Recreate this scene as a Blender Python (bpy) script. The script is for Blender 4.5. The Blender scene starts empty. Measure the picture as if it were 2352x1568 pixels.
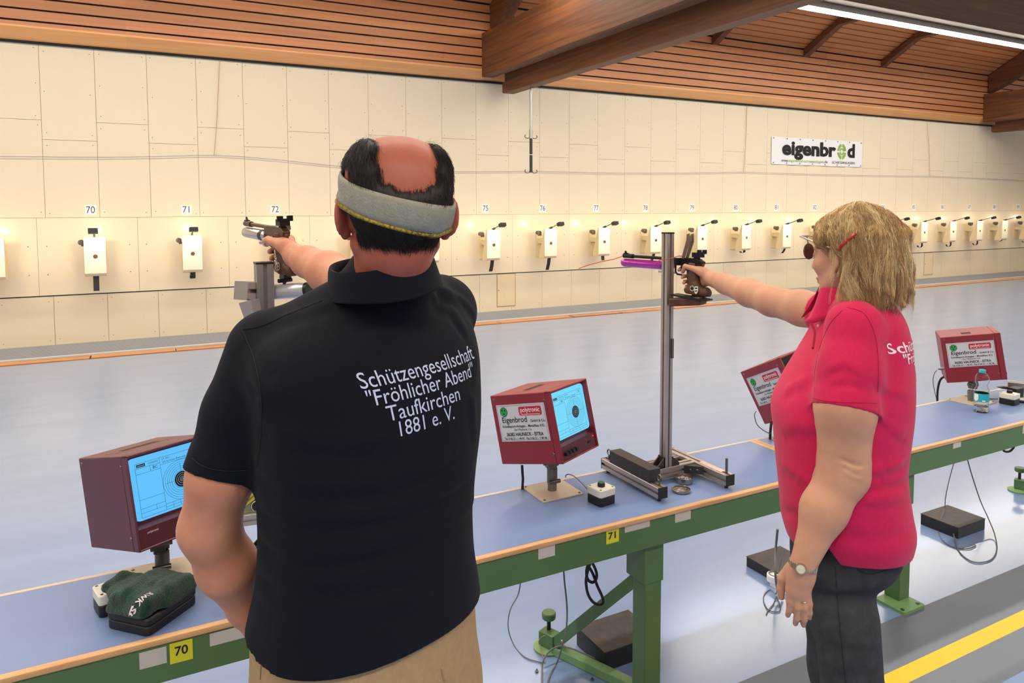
import bpy, math, random
import numpy as np
from mathutils import Vector, Matrix, Euler
from mathutils.bvhtree import BVHTree

SC = bpy.context.scene
COL = SC.collection
PI = math.pi
# ------------------------------------------------------------------ camera
F_PX, PX0, PY0, CAM_H = 1660.0, 1176.0, 580.92, 1.75
PSI, PITCH, ROLL = 0.4829, 0.0622, 0.0026
_f = np.array([math.sin(PSI)*math.cos(PITCH), math.cos(PSI)*math.cos(PITCH), -math.sin(PITCH)])
_r = np.array([math.cos(PSI), -math.sin(PSI), 0.0])
_d = np.cross(_f, _r)
_cr, _sr = math.cos(ROLL), math.sin(ROLL)
CAMM = np.array([_cr*_r + _sr*_d, -_sr*_r + _cr*_d, _f])     # rows: right, down, forward
CAMC = np.array([0.0, 0.0, CAM_H])
cam_data = bpy.data.cameras.new('camera')
cam_data.sensor_width = 36.0
cam_data.lens = F_PX/2352.0*36.0
cam_data.shift_y = (PY0-784.0)/2352.0
cam_data.clip_start = 0.05
cam = bpy.data.objects.new('camera', cam_data)
COL.objects.link(cam)
_m = Matrix(((CAMM[0][0], -CAMM[1][0], -CAMM[2][0]), (CAMM[0][1], -CAMM[1][1], -CAMM[2][1]), (CAMM[0][2], -CAMM[1][2], -CAMM[2][2])))
cam.matrix_world = Matrix.Translation(CAMC) @ _m.to_4x4()
SC.camera = cam

def ray(u, v):
    return CAMM.T @ np.array([(u-PX0)/F_PX, (v-PY0)/F_PX, 1.0])
def at_z(u, v, z):
    d = ray(u, v); return CAMC + d*(z-CAM_H)/d[2]
def at_y(u, v, y):
    d = ray(u, v); return CAMC + d*y/d[1]
def at_depth(u, v, zc):
    return CAMC + ray(u, v)*zc
def pix(p):
    q = CAMM @ (np.asarray(p, float)-CAMC)
    return np.array([PX0+F_PX*q[0]/q[2], PY0+F_PX*q[1]/q[2]])

# ------------------------------------------------------------------ world, exposure
SC.view_settings.view_transform = 'Standard'
SC.view_settings.look = 'None'
SC.view_settings.gamma = 1.0
SC.view_settings.use_curve_mapping = False
SC.view_settings.exposure = 0.0
SC.cycles.max_bounces = 7
SC.cycles.diffuse_bounces = 4
SC.cycles.glossy_bounces = 4
SC.cycles.transmission_bounces = 6
SC.cycles.sample_clamp_indirect = 6.0
SC.cycles.caustics_reflective = False
SC.cycles.caustics_refractive = False
SC.cycles.use_denoising = True
world = bpy.data.worlds.new('world'); SC.world = world
world.use_nodes = True
WBG = world.node_tree.nodes['Background']
WBG.inputs[0].default_value = (1.0, 0.90, 0.78, 1)      # the rest of the hall behind the camera, warm and bright
WBG.inputs[1].default_value = 0.45
LED_STRENGTH = 52.0
TARGET_LAMP_W = 5.0

# ------------------------------------------------------------------ materials
def lin(c):
    out = []
    for x in c:
        x = x/255.0
        out.append(x/12.92 if x <= 0.04045 else ((x+0.055)/1.055)**2.4)
    return out
MATS = {}
def mat(name, rgb, rough=0.5, metal=0.0, var=0.0, scale=8.0, stretch=None, bump=0.0, bscale=60.0, spec=0.5,
        coat=0.0, coat_rough=0.1, sss=0.0, trans=0.0, ior=1.5, alpha=1.0, emit=None, estr=0.0, sheen=0.0, rgb2=None):
    """principled material; var / rgb2 mottles the colour with noise, bump roughens the surface"""
    if name in MATS: return MATS[name]
    m = bpy.data.materials.new(name); m.use_nodes = True
    nt = m.node_tree; b = nt.nodes['Principled BSDF']
    c = lin(rgb)
    b.inputs['Base Color'].default_value = (*c, 1)
    b.inputs['Roughness'].default_value = rough
    b.inputs['Metallic'].default_value = metal
    b.inputs['Specular IOR Level'].default_value = spec
    b.inputs['IOR'].default_value = ior
    b.inputs['Coat Weight'].default_value = coat
    b.inputs['Coat Roughness'].default_value = coat_rough
    b.inputs['Transmission Weight'].default_value = trans
    b.inputs['Alpha'].default_value = alpha
    if sheen:
        b.inputs['Sheen Weight'].default_value = sheen
        b.inputs['Sheen Roughness'].default_value = 0.5
    if sss:
        b.inputs['Subsurface Weight'].default_value = sss
        b.inputs['Subsurface Radius'].default_value = (0.012, 0.005, 0.003)
        b.inputs['Subsurface Scale'].default_value = 1.0
    if emit:
        b.inputs['Emission Color'].default_value = (*lin(emit), 1)
        b.inputs['Emission Strength'].default_value = estr
    tc = None
    if var or rgb2 or bump:
        tc = nt.nodes.new('ShaderNodeTexCoord'); mp = nt.nodes.new('ShaderNodeMapping')
        nt.links.new(tc.outputs['Object'], mp.inputs['Vector'])
        if stretch: mp.inputs['Scale'].default_value = stretch
    if var or rgb2:
        n = nt.nodes.new('ShaderNodeTexNoise'); n.inputs['Scale'].default_value = scale
        n.inputs['Detail'].default_value = 5.0; n.inputs['Roughness'].default_value = 0.6
        nt.links.new(mp.outputs[0], n.inputs['Vector'])
        r = nt.nodes.new('ShaderNodeValToRGB')
        r.color_ramp.elements[0].position = 0.32; r.color_ramp.elements[1].position = 0.68
        ca = lin(rgb2) if rgb2 else [x*(1-var) for x in c]
        cb = c if rgb2 else [min(1, x*(1+var)) for x in c]
        r.color_ramp.elements[0].color = (*ca, 1); r.color_ramp.elements[1].color = (*cb, 1)
        nt.links.new(n.outputs['Fac'], r.inputs['Fac']); nt.links.new(r.outputs[0], b.inputs['Base Color'])
    if bump:
        n2 = nt.nodes.new('ShaderNodeTexNoise'); n2.inputs['Scale'].default_value = bscale
        n2.inputs['Detail'].default_value = 4.0
        nt.links.new(mp.outputs[0], n2.inputs['Vector'])
        bp = nt.nodes.new('ShaderNodeBump'); bp.inputs['Strength'].default_value = bump; bp.inputs['Distance'].default_value = 0.01
        nt.links.new(n2.outputs['Fac'], bp.inputs['Height']); nt.links.new(bp.outputs[0], b.inputs['Normal'])
    MATS[name] = m
    return m

def wood(name, dark, light, grain=(0.35, 9.0, 9.0), rough=0.45, board=None, bump=0.08, spread=0.0):
    """long-grain wood; board=(axis vector lengths) gives every board its own tone"""
    if name in MATS: return MATS[name]
    m = bpy.data.materials.new(name); m.use_nodes = True
    nt = m.node_tree; b = nt.nodes['Principled BSDF']; L = nt.links.new
    b.inputs['Roughness'].default_value = rough
    tc = nt.nodes.new('ShaderNodeTexCoord')
    mp = nt.nodes.new('ShaderNodeMapping'); mp.inputs['Scale'].default_value = grain
    L(tc.outputs['Object'], mp.inputs['Vector'])
    n = nt.nodes.new('ShaderNodeTexNoise'); n.inputs['Scale'].default_value = 1.6; n.inputs['Detail'].default_value = 7.0
    n.inputs['Roughness'].default_value = 0.62; n.inputs['Distortion'].default_value = 1.2
    L(mp.outputs[0], n.inputs['Vector'])
    r = nt.nodes.new('ShaderNodeValToRGB')
    r.color_ramp.elements[0].position = 0.30; r.color_ramp.elements[1].position = 0.72
    r.color_ramp.elements[0].color = (*lin(dark), 1); r.color_ramp.elements[1].color = (*lin(light), 1)
    L(n.outputs['Fac'], r.inputs['Fac'])
    out = r.outputs[0]
    if board:
        dv = nt.nodes.new('ShaderNodeVectorMath'); dv.operation = 'DIVIDE'; dv.inputs[1].default_value = board
        L(tc.outputs['Object'], dv.inputs[0])
        fl = nt.nodes.new('ShaderNodeVectorMath'); fl.operation = 'FLOOR'; L(dv.outputs[0], fl.inputs[0])
        wn = nt.nodes.new('ShaderNodeTexWhiteNoise'); wn.noise_dimensions = '3D'; L(fl.outputs[0], wn.inputs['Vector'])
        hs = nt.nodes.new('ShaderNodeHueSaturation')
        mr = nt.nodes.new('ShaderNodeMapRange'); mr.inputs['To Min'].default_value = 1-spread; mr.inputs['To Max'].default_value = 1+spread
        L(wn.outputs['Value'], mr.inputs['Value']); L(mr.outputs[0], hs.inputs['Value']); L(out, hs.inputs['Color'])
        out = hs.outputs['Color']
    L(out, b.inputs['Base Color'])
    bp = nt.nodes.new('ShaderNodeBump'); bp.inputs['Strength'].default_value = bump; bp.inputs['Distance'].default_value = 0.01
    L(n.outputs['Fac'], bp.inputs['Height']); L(bp.outputs[0], b.inputs['Normal'])
    MATS[name] = m
    return m

# ------------------------------------------------------------------ objects and meshes
WM = {}                       # world matrix of every object made here
def tag(o, label=None, cat=None, group=None, kind=None):
    if label: o['label'] = label
    if cat: o['category'] = cat
    if group: o['group'] = group
    if kind: o['kind'] = kind
    return o
def thing(name, label, cat, loc=(0, 0, 0), rot=(0, 0, 0), group=None):
    o = bpy.data.objects.new(name, None); COL.objects.link(o)
    o.empty_display_size = 0.05
    o.location = loc; o.rotation_euler = rot
    WM[o] = Matrix.Translation(Vector(loc)) @ Euler(rot).to_matrix().to_4x4()
    return tag(o, label, cat, group)

class MB:
    """collects shapes and links them as ONE mesh object"""
    def __init__(self):
        self.v = []; self.f = []; self.mi = []; self.m = 0; self.M = None
    def add(self, vs, fs):
        b = len(self.v)
        if self.M is not None: vs = [self.M @ Vector(p) for p in vs]
        self.v += [tuple(p) for p in vs]
        self.f += [tuple(b+i for i in q) for q in fs]
        self.mi += [self.m]*len(fs)
        return self
    def box(self, c, s, R=None):
        vs = []
        for z in (-.5, .5):
            for y in (-.5, .5):
                for x in (-.5, .5):
                    p = Vector((x*s[0], y*s[1], z*s[2]))
                    if R is not None: p = R @ p
                    vs.append(p+Vector(c))
        return self.add(vs, [(0, 2, 3, 1), (4, 5, 7, 6), (0, 1, 5, 4), (2, 6, 7, 3), (0, 4, 6, 2), (1, 3, 7, 5)])
    def bb(self, x0, x1, y0, y1, z0, z1):
        return self.box(((x0+x1)/2, (y0+y1)/2, (z0+z1)/2), (x1-x0, y1-y0, z1-z0))
    def prism(self, poly, axis, a, b):
        """poly of 2D points extruded along axis ('x': points are (y,z), 'y': (x,z), 'z': (x,y))"""
        def P(p, t):
            return {'x': (t, p[0], p[1]), 'y': (p[0], t, p[1]), 'z': (p[0], p[1], t)}[axis]
        n = len(poly)
        vs = [P(p, a) for p in poly]+[P(p, b) for p in poly]
        fs = [tuple(range(n)), tuple(range(2*n-1, n-1, -1))]
        fs += [(i, (i+1) % n+0, (i+1) % n+n, i+n)[::-1] for i in range(n)]
        return self.add(vs, fs)
    def tube(self, path, r, n=8, closed=False, caps=True):
        path = [Vector(p) for p in path]; N = len(path)
        rr = r if isinstance(r, (list, tuple)) else [r]*N
        vs = []; fs = []
        t0 = (path[1]-path[0]).normalized()
        up = Vector((0, 0, 1)) if abs(t0.z) < .9 else Vector((1, 0, 0))
        u = t0.cross(up).normalized()
        for i, p in enumerate(path):
            if closed: t = (path[(i+1) % N]-path[i-1]).normalized()
            else: t = (path[min(i+1, N-1)]-path[max(i-1, 0)]).normalized()
            u = (u-t*u.dot(t)).normalized(); w = t.cross(u)
            for k in range(n):
                a = 2*PI*k/n
                vs.append(p+(u*math.cos(a)+w*math.sin(a))*rr[i])
        M = N if closed else N-1
        for i in range(M):
            j = (i+1) % N
            for k in range(n):
                k2 = (k+1) % n
                fs.append((i*n+k, i*n+k2, j*n+k2, j*n+k))
        if caps and not closed:
            fs.append(tuple(range(n-1, -1, -1))); fs.append(tuple((N-1)*n+k for k in range(n)))
        return self.add(vs, fs)
    def cyl(self, a, b, r, r2=None, n=20):
        return self.tube([a, b], [r, r if r2 is None else r2], n)
    def lathe(self, prof, c=(0, 0, 0), n=24, axis='z', R=None, close=False):
        """prof: (radius, height) pairs"""
        vs = []; fs = []
        for (r, h) in prof:
            for k in range(n):
                a = 2*PI*k/n
                p = {'z': Vector((r*math.cos(a), r*math.sin(a), h)), 'y': Vector((r*math.cos(a), h, -r*math.sin(a))), 'x': Vector((h, r*math.cos(a), r*math.sin(a)))}[axis]
                if R is not None: p = R @ p
                vs.append(p+Vector(c))
        m = len(prof)
        for i in range(m if close else m-1):
            for k in range(n):
                k2 = (k+1) % n; j = (i+1) % m
                fs.append((i*n+k, i*n+k2, j*n+k2, j*n+k))
        if not close:
            if prof[0][0] > 1e-5: fs.append(tuple(range(n-1, -1, -1)))
            if prof[-1][0] > 1e-5: fs.append(tuple((m-1)*n+k for k in range(n)))
        return self.add(vs, fs)
    def sphere(self, c, r, n=16, m=10, s=(1, 1, 1)):
        prof = [(r*math.sin(PI*i/m), -r*math.cos(PI*i/m)) for i in range(m+1)]
        vs = []; fs = []
        for (rr, h) in prof:
            for k in range(n):
                a = 2*PI*k/n
                vs.append((c[0]+rr*math.cos(a)*s[0], c[1]+rr*math.sin(a)*s[1], c[2]+h*s[2]))
        for i in range(m):
            for k in range(n):
                k2 = (k+1) % n
                fs.append((i*n+k, i*n+k2, (i+1)*n+k2, (i+1)*n+k))
        return self.add(vs, fs)
    def ring(self, c, R, r, axis='z', n=24, k=8, a0=0.0, a1=2*PI):
        full = abs(a1-a0-2*PI) < 1e-6
        pts = []
        for i in range(n if full else n+1):
            a = a0+(a1-a0)*i/n
            ca, sa = R*math.cos(a), R*math.sin(a)
            pts.append(Vector(c)+{'z': Vector((ca, sa, 0)), 'y': Vector((ca, 0, sa)), 'x': Vector((0, ca, sa))}[axis])
        return self.tube(pts, r, k, closed=full)
    def rbox(self, c, s, r, n=4, R=None):
        """upright box with rounded vertical edges"""
        pts = []
        for (sx, sy, a0) in ((1, 1, 0), (-1, 1, PI/2), (-1, -1, PI), (1, -1, 1.5*PI)):
            for i in range(n+1):
                a = a0+PI/2*i/n
                pts.append((sx*(s[0]/2-r)+r*math.cos(a), sy*(s[1]/2-r)+r*math.sin(a)))
        k = len(pts)
        vs = []
        for z in (-.5, .5):
            for (x, y) in pts:
                p = Vector((x, y, z*s[2]))
                if R is not None: p = R @ p
                vs.append(p+Vector(c))
        fs = [tuple(range(k-1, -1, -1)), tuple(range(k, 2*k))]+[(i, (i+1) % k, (i+1) % k+k, i+k) for i in range(k)]
        return self.add(vs, fs)
    def build(self, name, mats, parent=None, world=False, smooth=True, bevel=0.0, angle=35):
        if not isinstance(mats, (list, tuple)): mats = [mats]
        me = bpy.data.meshes.new(name)
        vs = self.v
        if parent is not None and world:
            inv = WM[parent].inverted(); vs = [inv @ Vector(p) for p in vs]
        me.from_pydata([tuple(p) for p in vs], [], self.f)
        for m in mats: me.materials.append(m)
        if len(mats) > 1: me.polygons.foreach_set('material_index', self.mi)
        if smooth:
            me.polygons.foreach_set('use_smooth', [True]*len(self.f))
            me.set_sharp_from_angle(angle=math.radians(angle))
        me.update()
        o = bpy.data.objects.new(name, me); COL.objects.link(o)
        if parent is not None:
            o.parent = parent; WM[o] = WM[parent].copy()
        else: WM[o] = Matrix.Identity(4)
        if bevel:
            bv = o.modifiers.new('bevel', 'BEVEL'); bv.width = bevel; bv.segments = 2; bv.limit_method = 'ANGLE'; bv.angle_limit = math.radians(40)
        return o

def copy_tree(o, parent=None):
    c = o.copy(); COL.objects.link(c)
    if parent is not None: c.parent = parent
    for ch in [x for x in bpy.data.objects if x.parent == o]: copy_tree(ch, c)
    return c
KIDS = {}
def kids(o): return list(o.children)

def text_geo(s, size, bold=0.0, align='CENTER', extrude=0.0, shear=0.0, space=1.0, res=3):
    """mesh vertices and faces of a line of lettering in its own XY plane"""
    cu = bpy.data.curves.new('t', 'FONT'); cu.body = s; cu.size = size; cu.align_x = align; cu.align_y = 'CENTER'
    cu.extrude = extrude; cu.offset = bold; cu.shear = shear; cu.space_character = space; cu.resolution_u = res
    o = bpy.data.objects.new('t', cu)
    me = o.to_mesh()
    vs = [tuple(v.co) for v in me.vertices]; fs = [tuple(p.vertices) for p in me.polygons]
    o.to_mesh_clear(); bpy.data.objects.remove(o); bpy.data.curves.remove(cu)
    return vs, fs
def add_text(mb, s, size, M, width=None, **k):
    vs, fs = text_geo(s, size, **k)
    if width:
        xs = [v[0] for v in vs]; w = max(xs)-min(xs)
        if w > 0: vs = [(v[0]*width/w, v[1], v[2]) for v in vs]
    mb.add([M @ Vector(v) for v in vs], fs)
    return mb
def frame(o, x, y):
    """matrix whose local X, Y run along x, y with origin o"""
    x = Vector(x).normalized(); y = Vector(y); z = x.cross(y).normalized(); y = z.cross(x)
    return Matrix(((x.x, y.x, z.x, o[0]), (x.y, y.y, z.y, o[1]), (x.z, y.z, z.z, o[2]), (0, 0, 0, 1)))
def struct(o): o['kind'] = 'structure'; return o
rnd = random.Random(7)
# ================================================================== the hall
D = 10.845                   # the target wall
XL, XR = -7.0, 44.0
M_panel = mat('cream_panel', (233, 217, 188), 0.75, var=0.04, scale=90, bump=0.05, bscale=300)
M_strip = mat('cream_laminate', (242, 224, 192), 0.30, var=0.015, scale=3, coat=0.6, coat_rough=0.09)
M_gap = mat('panel_joint', (176, 146, 106), 0.9)
M_screw = mat('screw_head', (110, 90, 70), 0.5, metal=0.4)
M_black = mat('black_gap', (12, 9, 8), 0.8)
wb = MB()
# backing just behind the panels
wb.m = 1
wb.bb(XL, XR, D+0.012, D+0.2, 0.0, 3.83)
S0 = -0.975
gap = 0.0022
k0 = int((XL-S0)/0.6); k1 = int((XR-S0)/0.6)
for k in range(k0, k1):
    x0 = S0+0.6*k+gap; x1 = S0+0.6*(k+1)-gap
    zj = 2.867 if k % 2 else 2.625
    wb.m = 0
    wb.bb(x0, x1, D, D+0.02, 1.642+gap, zj-gap)
    wb.bb(x0, x1, D, D+0.02, zj+gap, 3.815)
    wb.m = 2
    for z in (1.70, zj-0.07, zj+0.07, 3.74, (zj+3.8)/2):
        for x in (x0+0.05, x1-0.05):
            if k < 34: wb.lathe([(0.006, 0), (0.0, -0.002)], (x+rnd.uniform(-.01, .01), D, z+rnd.uniform(-.02, .02)), n=6, axis='y')
    wb.m = 0
    wb.bb(x0+0.05, x1+0.05, D, D+0.02, 0.0, 0.645)
    wb.m = 2
    for z in (0.08, 0.57):
        for x in (x0+0.10, x1): 
            if k < 34: wb.lathe([(0.005, 0), (0.0, -0.002)], (x, D, z+rnd.uniform(-.02, .02)), n=6, axis='y')
# laminated strip behind the target boxes, a little proud
S70, SP = -0.479, 1.1276
for k in range(-6, 39):
    x0 = S70-0.03+SP*(k+0.5); 
    wb.m = 3
    wb.bb(x0+0.0015, x0+SP-0.0015, D-0.012, D+0.012, 0.655, 1.640)
    wb.m = 2
    if k < 20:
        for dx in (-0.10, 0.10):
            for z in (0.92, 1.28): wb.lathe([(0.007, 0), (0.0, -0.002)], (x0+dx, D-0.012, z), n=6, axis='y')
wb.m = 4
wb.bb(XL, XR, D-0.006, D+0.01, 0.643, 0.655)
wall = struct(wb.build('wall_back', [M_panel, M_gap, M_screw, M_strip, M_black]))
# access hatches low in the wall
M_hatch = mat('hatch_panel', (231, 211, 174), 0.7, var=0.04, scale=60)
for n, (u0, u1, v0, v1) in enumerate(((1141, 1184, 632, 705), (2121, 2143, 582, 632))):
    a = at_y(u0, v1, D); b = at_y(u1, v0+3, D)
    hb = MB(); hb.m = 1; hb.bb(a[0], b[0], D-0.004, D+0.002, a[2], 0.638)
    hb.m = 0; hb.bb(a[0]+0.012, b[0]-0.012, D-0.006, D+0.002, a[2]+0.012, 0.630)
    hb.m = 2; hb.cyl((a[0]+0.035, D-0.012, (a[2]+0.64)/2), (a[0]+0.035, D, (a[2]+0.64)/2), 0.008, n=10)
    struct(hb.build('door_%d' % (n+1), [M_hatch, M_gap, M_screw]))
# floor: blue sheet, grey band with a yellow line where the shooters stand
def floor_mat(name, rgb, rgb2, rough, coat=0.0):
    m = mat(name, rgb, rough, rgb2=rgb2, scale=2.2, stretch=(0.5, 2.0, 1.0), spec=0.5, coat=coat, coat_rough=0.20)
    return m
M_blue = floor_mat('blue_floor', (136, 161, 203), (126, 152, 195), 0.34, 1.0)
M_grey = floor_mat('grey_floor_band', (112, 120, 132), (102, 110, 122), 0.42)
M_yel = mat('yellow_floor_line', (236, 190, 32), 0.45, var=0.04, scale=12)
fb = MB()
def strip(y0, y1, m):
    fb.m = m
    n = 12
    for i in range(n):
        x0 = XL+(XR-XL)*i/n; x1 = XL+(XR-XL)*(i+1)/n
        fb.add([(x0, y0, 0), (x1, y0, 0), (x1, y1, 0), (x0, y1, 0)], [(0, 1, 2, 3)])
strip(-8, 1.431, 0); strip(1.431, 1.592, 1); strip(1.592, 1.662, 2); strip(1.662, 1.885, 1); strip(1.885, 9.70, 0)
fb.m = 3
strip(9.70, D+0.2, 3)
struct(fb.build('floor', [M_blue, M_grey, M_yel, mat('floor_edge_dark', (60, 50, 45), 0.8)], smooth=False))
# grille in the floor along the wall, its white frame, and the orange timber strip
M_gr = mat('grille_metal', (176, 180, 188), 0.4, metal=0.3)
M_grd = mat('grille_bed', (84, 88, 98), 0.8)  # dark grey-blue bed under the grille bars
gb = MB(); gb.m = 1; gb.bb(XL, XR, 9.985, D, 0.0005, 0.006)
gb.m = 0
y = 10.0
while y < D-0.03:
    gb.bb(XL, XR, y, y+0.015, 0.006, 0.018); y += 0.037
gb.m = 0
x = XL
while x < XR:
    gb.bb(x, x+0.01, 9.985, D-0.01, 0.004, 0.014); x += SP
struct(gb.build('trim_1', [M_gr, M_grd]))
wf = MB(); wf.bb(XL, XR, 9.925, 9.985, 0.0, 0.02)
struct(wf.build('trim_2', mat('white_frame', (214, 210, 205), 0.45)))
M_or = wood('orange_timber', (205, 128, 70), (232, 160, 98), grain=(0.8, 6, 6), rough=0.5)
ob = MB()
x = XL
while x < XR:
    L_ = rnd.uniform(0.7, 1.6)
    ob.bb(x, x+L_, 9.72+rnd.uniform(-.015, .015), 9.885+rnd.uniform(-.02, .01), 0.0005, 0.008); x += L_+rnd.uniform(0.0, 0.05)
struct(ob.build('trim_3', M_or))
# timber fascia and boarded upper wall
M_fas = wood('fascia_cedar', (222, 154, 94), (240, 180, 118), grain=(0.25, 5, 5), board=(3.1, 5.0, 5.0), spread=0.06)
M_slat = wood('cedar_boards', (186, 114, 68), (208, 138, 86), grain=(0.22, 7, 7), board=(3.3, 9.0, 0.14), spread=0.10, bump=0.02)
M_beam = wood('glulam_beam', (80, 48, 27), (132, 80, 45), grain=(9, 0.35, 9), rough=0.6, board=(40, 3.5, 0.11), spread=0.07)
M_beamx = wood('glulam_beam_long', (66, 46, 30), (98, 70, 48), grain=(0.3, 9, 9), rough=0.5)
tb = MB()
tb.prism([(D+0.02, 3.826), (D+0.02, 3.99), (10.70, 3.99), (10.70, 3.967), (10.82, 3.826)], 'x', XL, XR)
struct(tb.build('trim_4', M_fas))
lb = MB(); lb.bb(XL, XR, 10.80, D+0.03, 3.800, 3.826)
struct(lb.build('trim_5', M_black))
# boards of the upright part and of the sloping ceiling, dark felt behind
cb = MB(); cb.m = 1
cb.bb(XL, XR, 10.73, 10.80, 3.98, 5.12)
sl = math.radians(30.0); cs, sn = math.cos(sl), math.sin(sl)
def slope(t, off=0.0):
    return (10.70-t*cs+off*sn, 5.035+t*sn+off*cs)
cb.prism([slope(0, 0.03), slope(9.2, 0.03), slope(9.2, 0.10), slope(-0.1, 0.10)], 'x', XL, XR)
cb.m = 0
z = 4.058; gp = 0.023
cb.bb(XL, XR, 10.70, 10.735, 3.99, z-gp)
while z < 5.0:
    cb.bb(XL, XR, 10.70, 10.735, z, min(z+0.1397-gp, 5.03)); z += 0.1397
t = 0.012
while t < 9.1:
    cb.prism([slope(t, 0), slope(t+0.14-gp, 0), slope(t+0.14-gp, 0.035), slope(t, 0.035)], 'x', XL, XR); t += 0.14
struct(cb.build('ceiling', [M_slat, M_black]))
# timber frames: paired beams across the hall, rafters, the purlin along it
def beam(name, x0, x1, z0, z1, y1=10.69, y0=-6.0):
    b = MB(); b.bb(x0, x1, y0, y1, z0, z1)
    return b.build(name, M_beam, bevel=0.006)
BX = (5.065, 18.925)
words = ('spanning the hall above the hanging pipe', 'at the far right end of the hall')
for i, x in enumerate(BX):
    b = MB(); b.bb(x, x+0.21, -6.0, 10.69, 3.862, 4.555)
    tag(b.build('roof_beam', M_beam, bevel=0.006), 'deep upper timber roof beam '+words[i], 'beam')
    b = MB(); b.prism([(-6.0, 3.622), (10.66, 3.622), (10.69, 3.64), (10.69, 3.78), (10.60, 3.80), (10.60, 4.06), (-6.0, 4.06)], 'x', x+0.365, x+0.565)
    tag(b.build('tie_beam', M_beam, bevel=0.006), 'lower shallower timber tie beam '+words[i], 'beam')
    r = MB()
    r.prism([(10.66, 4.60), (10.69, 5.02), slope(0.02, -0.02), slope(7.5, -0.02), slope(7.5, -0.45), slope(0.25, -0.45)], 'x', x+0.14, x+0.36)
    tag(r.build('main_rafter', M_beam, bevel=0.006), 'dark sloping main rafter under the boarded ceiling '+words[i], 'beam')
for i, (xf, w) in enumerate(((9.951, 'nearest the hanging pipe, its foot on the boarded wall'), (12.461, 'in the middle of the bay, above the white banner'), (14.945, 'at the right of the bay, above the banner edge'))):
    r = MB()
    r.prism([(10.698, 4.868), (9.87, 5.345), (8.25, 5.385), (8.25, 5.62), (9.55, 5.62), slope(0.05, -0.015), (10.698, 5.015)], 'x', xf, xf+0.155)
    tag(r.build('rafter', M_beam, bevel=0.005), 'short brown timber rafter '+w, 'rafter')
pb = MB(); pb.bb(5.66, 18.9, 7.73, 8.22, 4.955, 6.0)
tag(pb.build('purlin', M_beamx, bevel=0.006), 'long dark timber purlin along the hall above the strip light', 'beam')
# strip lights
M_led = mat('led_diffuser', (255, 255, 255), 0.5, emit=(255, 246, 232), estr=LED_STRENGTH)
M_alu = mat('aluminium', (190, 188, 184), 0.32, metal=0.9, var=0.05, scale=40)
def led_strip(x0, x1, y, z, label):
    t = thing('strip_light', label, 'light', ((x0+x1)/2, y, z))
    L2 = (x1-x0)/2
    h = MB(); h.bb(-L2, L2, -0.085, 0.085, -0.034, 0.054)
    h.build('housing', M_alu, t)
    d = MB(); d.bb(-L2+0.01, L2-0.01, -0.078, 0.078, -0.052, -0.030)
    d.build('diffuser', M_led, t)
led_strip(5.70, 18.85, 8.04, 4.90, 'long glowing white strip light under the dark purlin at upper right')
led_strip(-6.0, 5.0, 8.04, 4.90, 'long white strip light of the left bay, above the picture')
for yy in (3.2, -1.8):
    led_strip(-6.0, 5.0, yy, 4.90, 'long white strip light over the left firing points, row %s' % ('nearer the wall' if yy > 0 else 'behind the shooters'))
    led_strip(5.70, 18.85, yy, 4.90, 'long white strip light over the right firing points, row %s' % ('nearer the wall' if yy > 0 else 'behind the shooters'))
# pipe hanging from the tie beam
t = thing('hanging_pipe', 'thin metal pipe with two pairs of hooks hanging from the tie beam', 'pipe', (5.585, 10.0, 3.64))
b = MB(); b.cyl((0, 0, 0.5), (0, 0, -0.79), 0.021, n=14); b.box((0.03, 0.03, 0.25), (0.03, 0.05, 0.3)); b.build('upper_tube', M_alu, t)
M_dsteel = mat('dark_steel', (70, 66, 62), 0.4, metal=0.8)
b = MB(); b.cyl((0, 0, -0.79), (0, 0, -1.33), 0.024, n=14); b.build('lower_tube', mat('black_white_tape', (52, 50, 46), 0.5), t)
b = MB(); b.cyl((0, 0, -0.66), (0, 0, -0.80), 0.032, n=14); b.build('sleeve', M_alu, t)
b = MB(); b.ring((0, 0, -1.055), 0.0245, 0.006, n=14, k=6); b.build('white_band', mat('white_tape', (225, 222, 215), 0.6), t)
for z in (-0.77, -1.31):
    for s in (-1, 1):
        b = MB(); b.tube([(s*(0.02+0.045*(1-math.cos(a))), 0, z-0.03*math.sin(a)+0.0) for a in np.linspace(0, PI*1.25, 9)], 0.006, 6)
        b.build('hook', M_dsteel, t)
# cords on the wall
M_cord = mat('blue_grey_cord', (128, 132, 150), 0.7)
M_tan = mat('tan_cord', (186, 150, 110), 0.7)
def cord(name, pts, r, m, label, cat='cord', group=None):
    b = MB(); b.tube(pts, r, 6)
    return tag(b.build(name, m), label, cat, group)
yc = D-0.03
def wall_pts(px): return [at_y(u, v, yc) for (u, v) in px]
hz = [(-60, 359), (100, 360), (240, 361), (360, 359.5), (440, 357), (492, 356.5), (560, 360), (650, 368), (760, 380), (850, 388), (950, 392.5), (1060, 394.5), (1130, 394), (1180, 393.5), (1221, 393), (1300, 395), (1420, 397.5), (1560, 397.5), (1650, 396), (1708, 395), (1800, 398), (1900, 401), (2000, 403), (2080, 404), (2135, 404.5), (2220, 408), (2300, 412), (2400, 418)]
cord('guide_line', wall_pts(hz), 0.0035, M_cord, 'long thin grey-blue line strung across the whole target wall', 'line')
for (top, bot, lab) in (((505, 128), (492, 357), 'thin tan cord hanging down the wall left of number 72'), ((1716, 238), (1708, 396), 'thin tan cord hanging down the wall beside the white banner'), ((2129, 270), (2136, 405), 'thin tan cord hanging down the wall right of the white banner')):
    mid = ((top[0]*0.35+bot[0]*0.65)+1.5, top[1]*0.35+bot[1]*0.65)
    cord('string', wall_pts([top, mid, bot]), 0.004, M_tan, lab)
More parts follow.
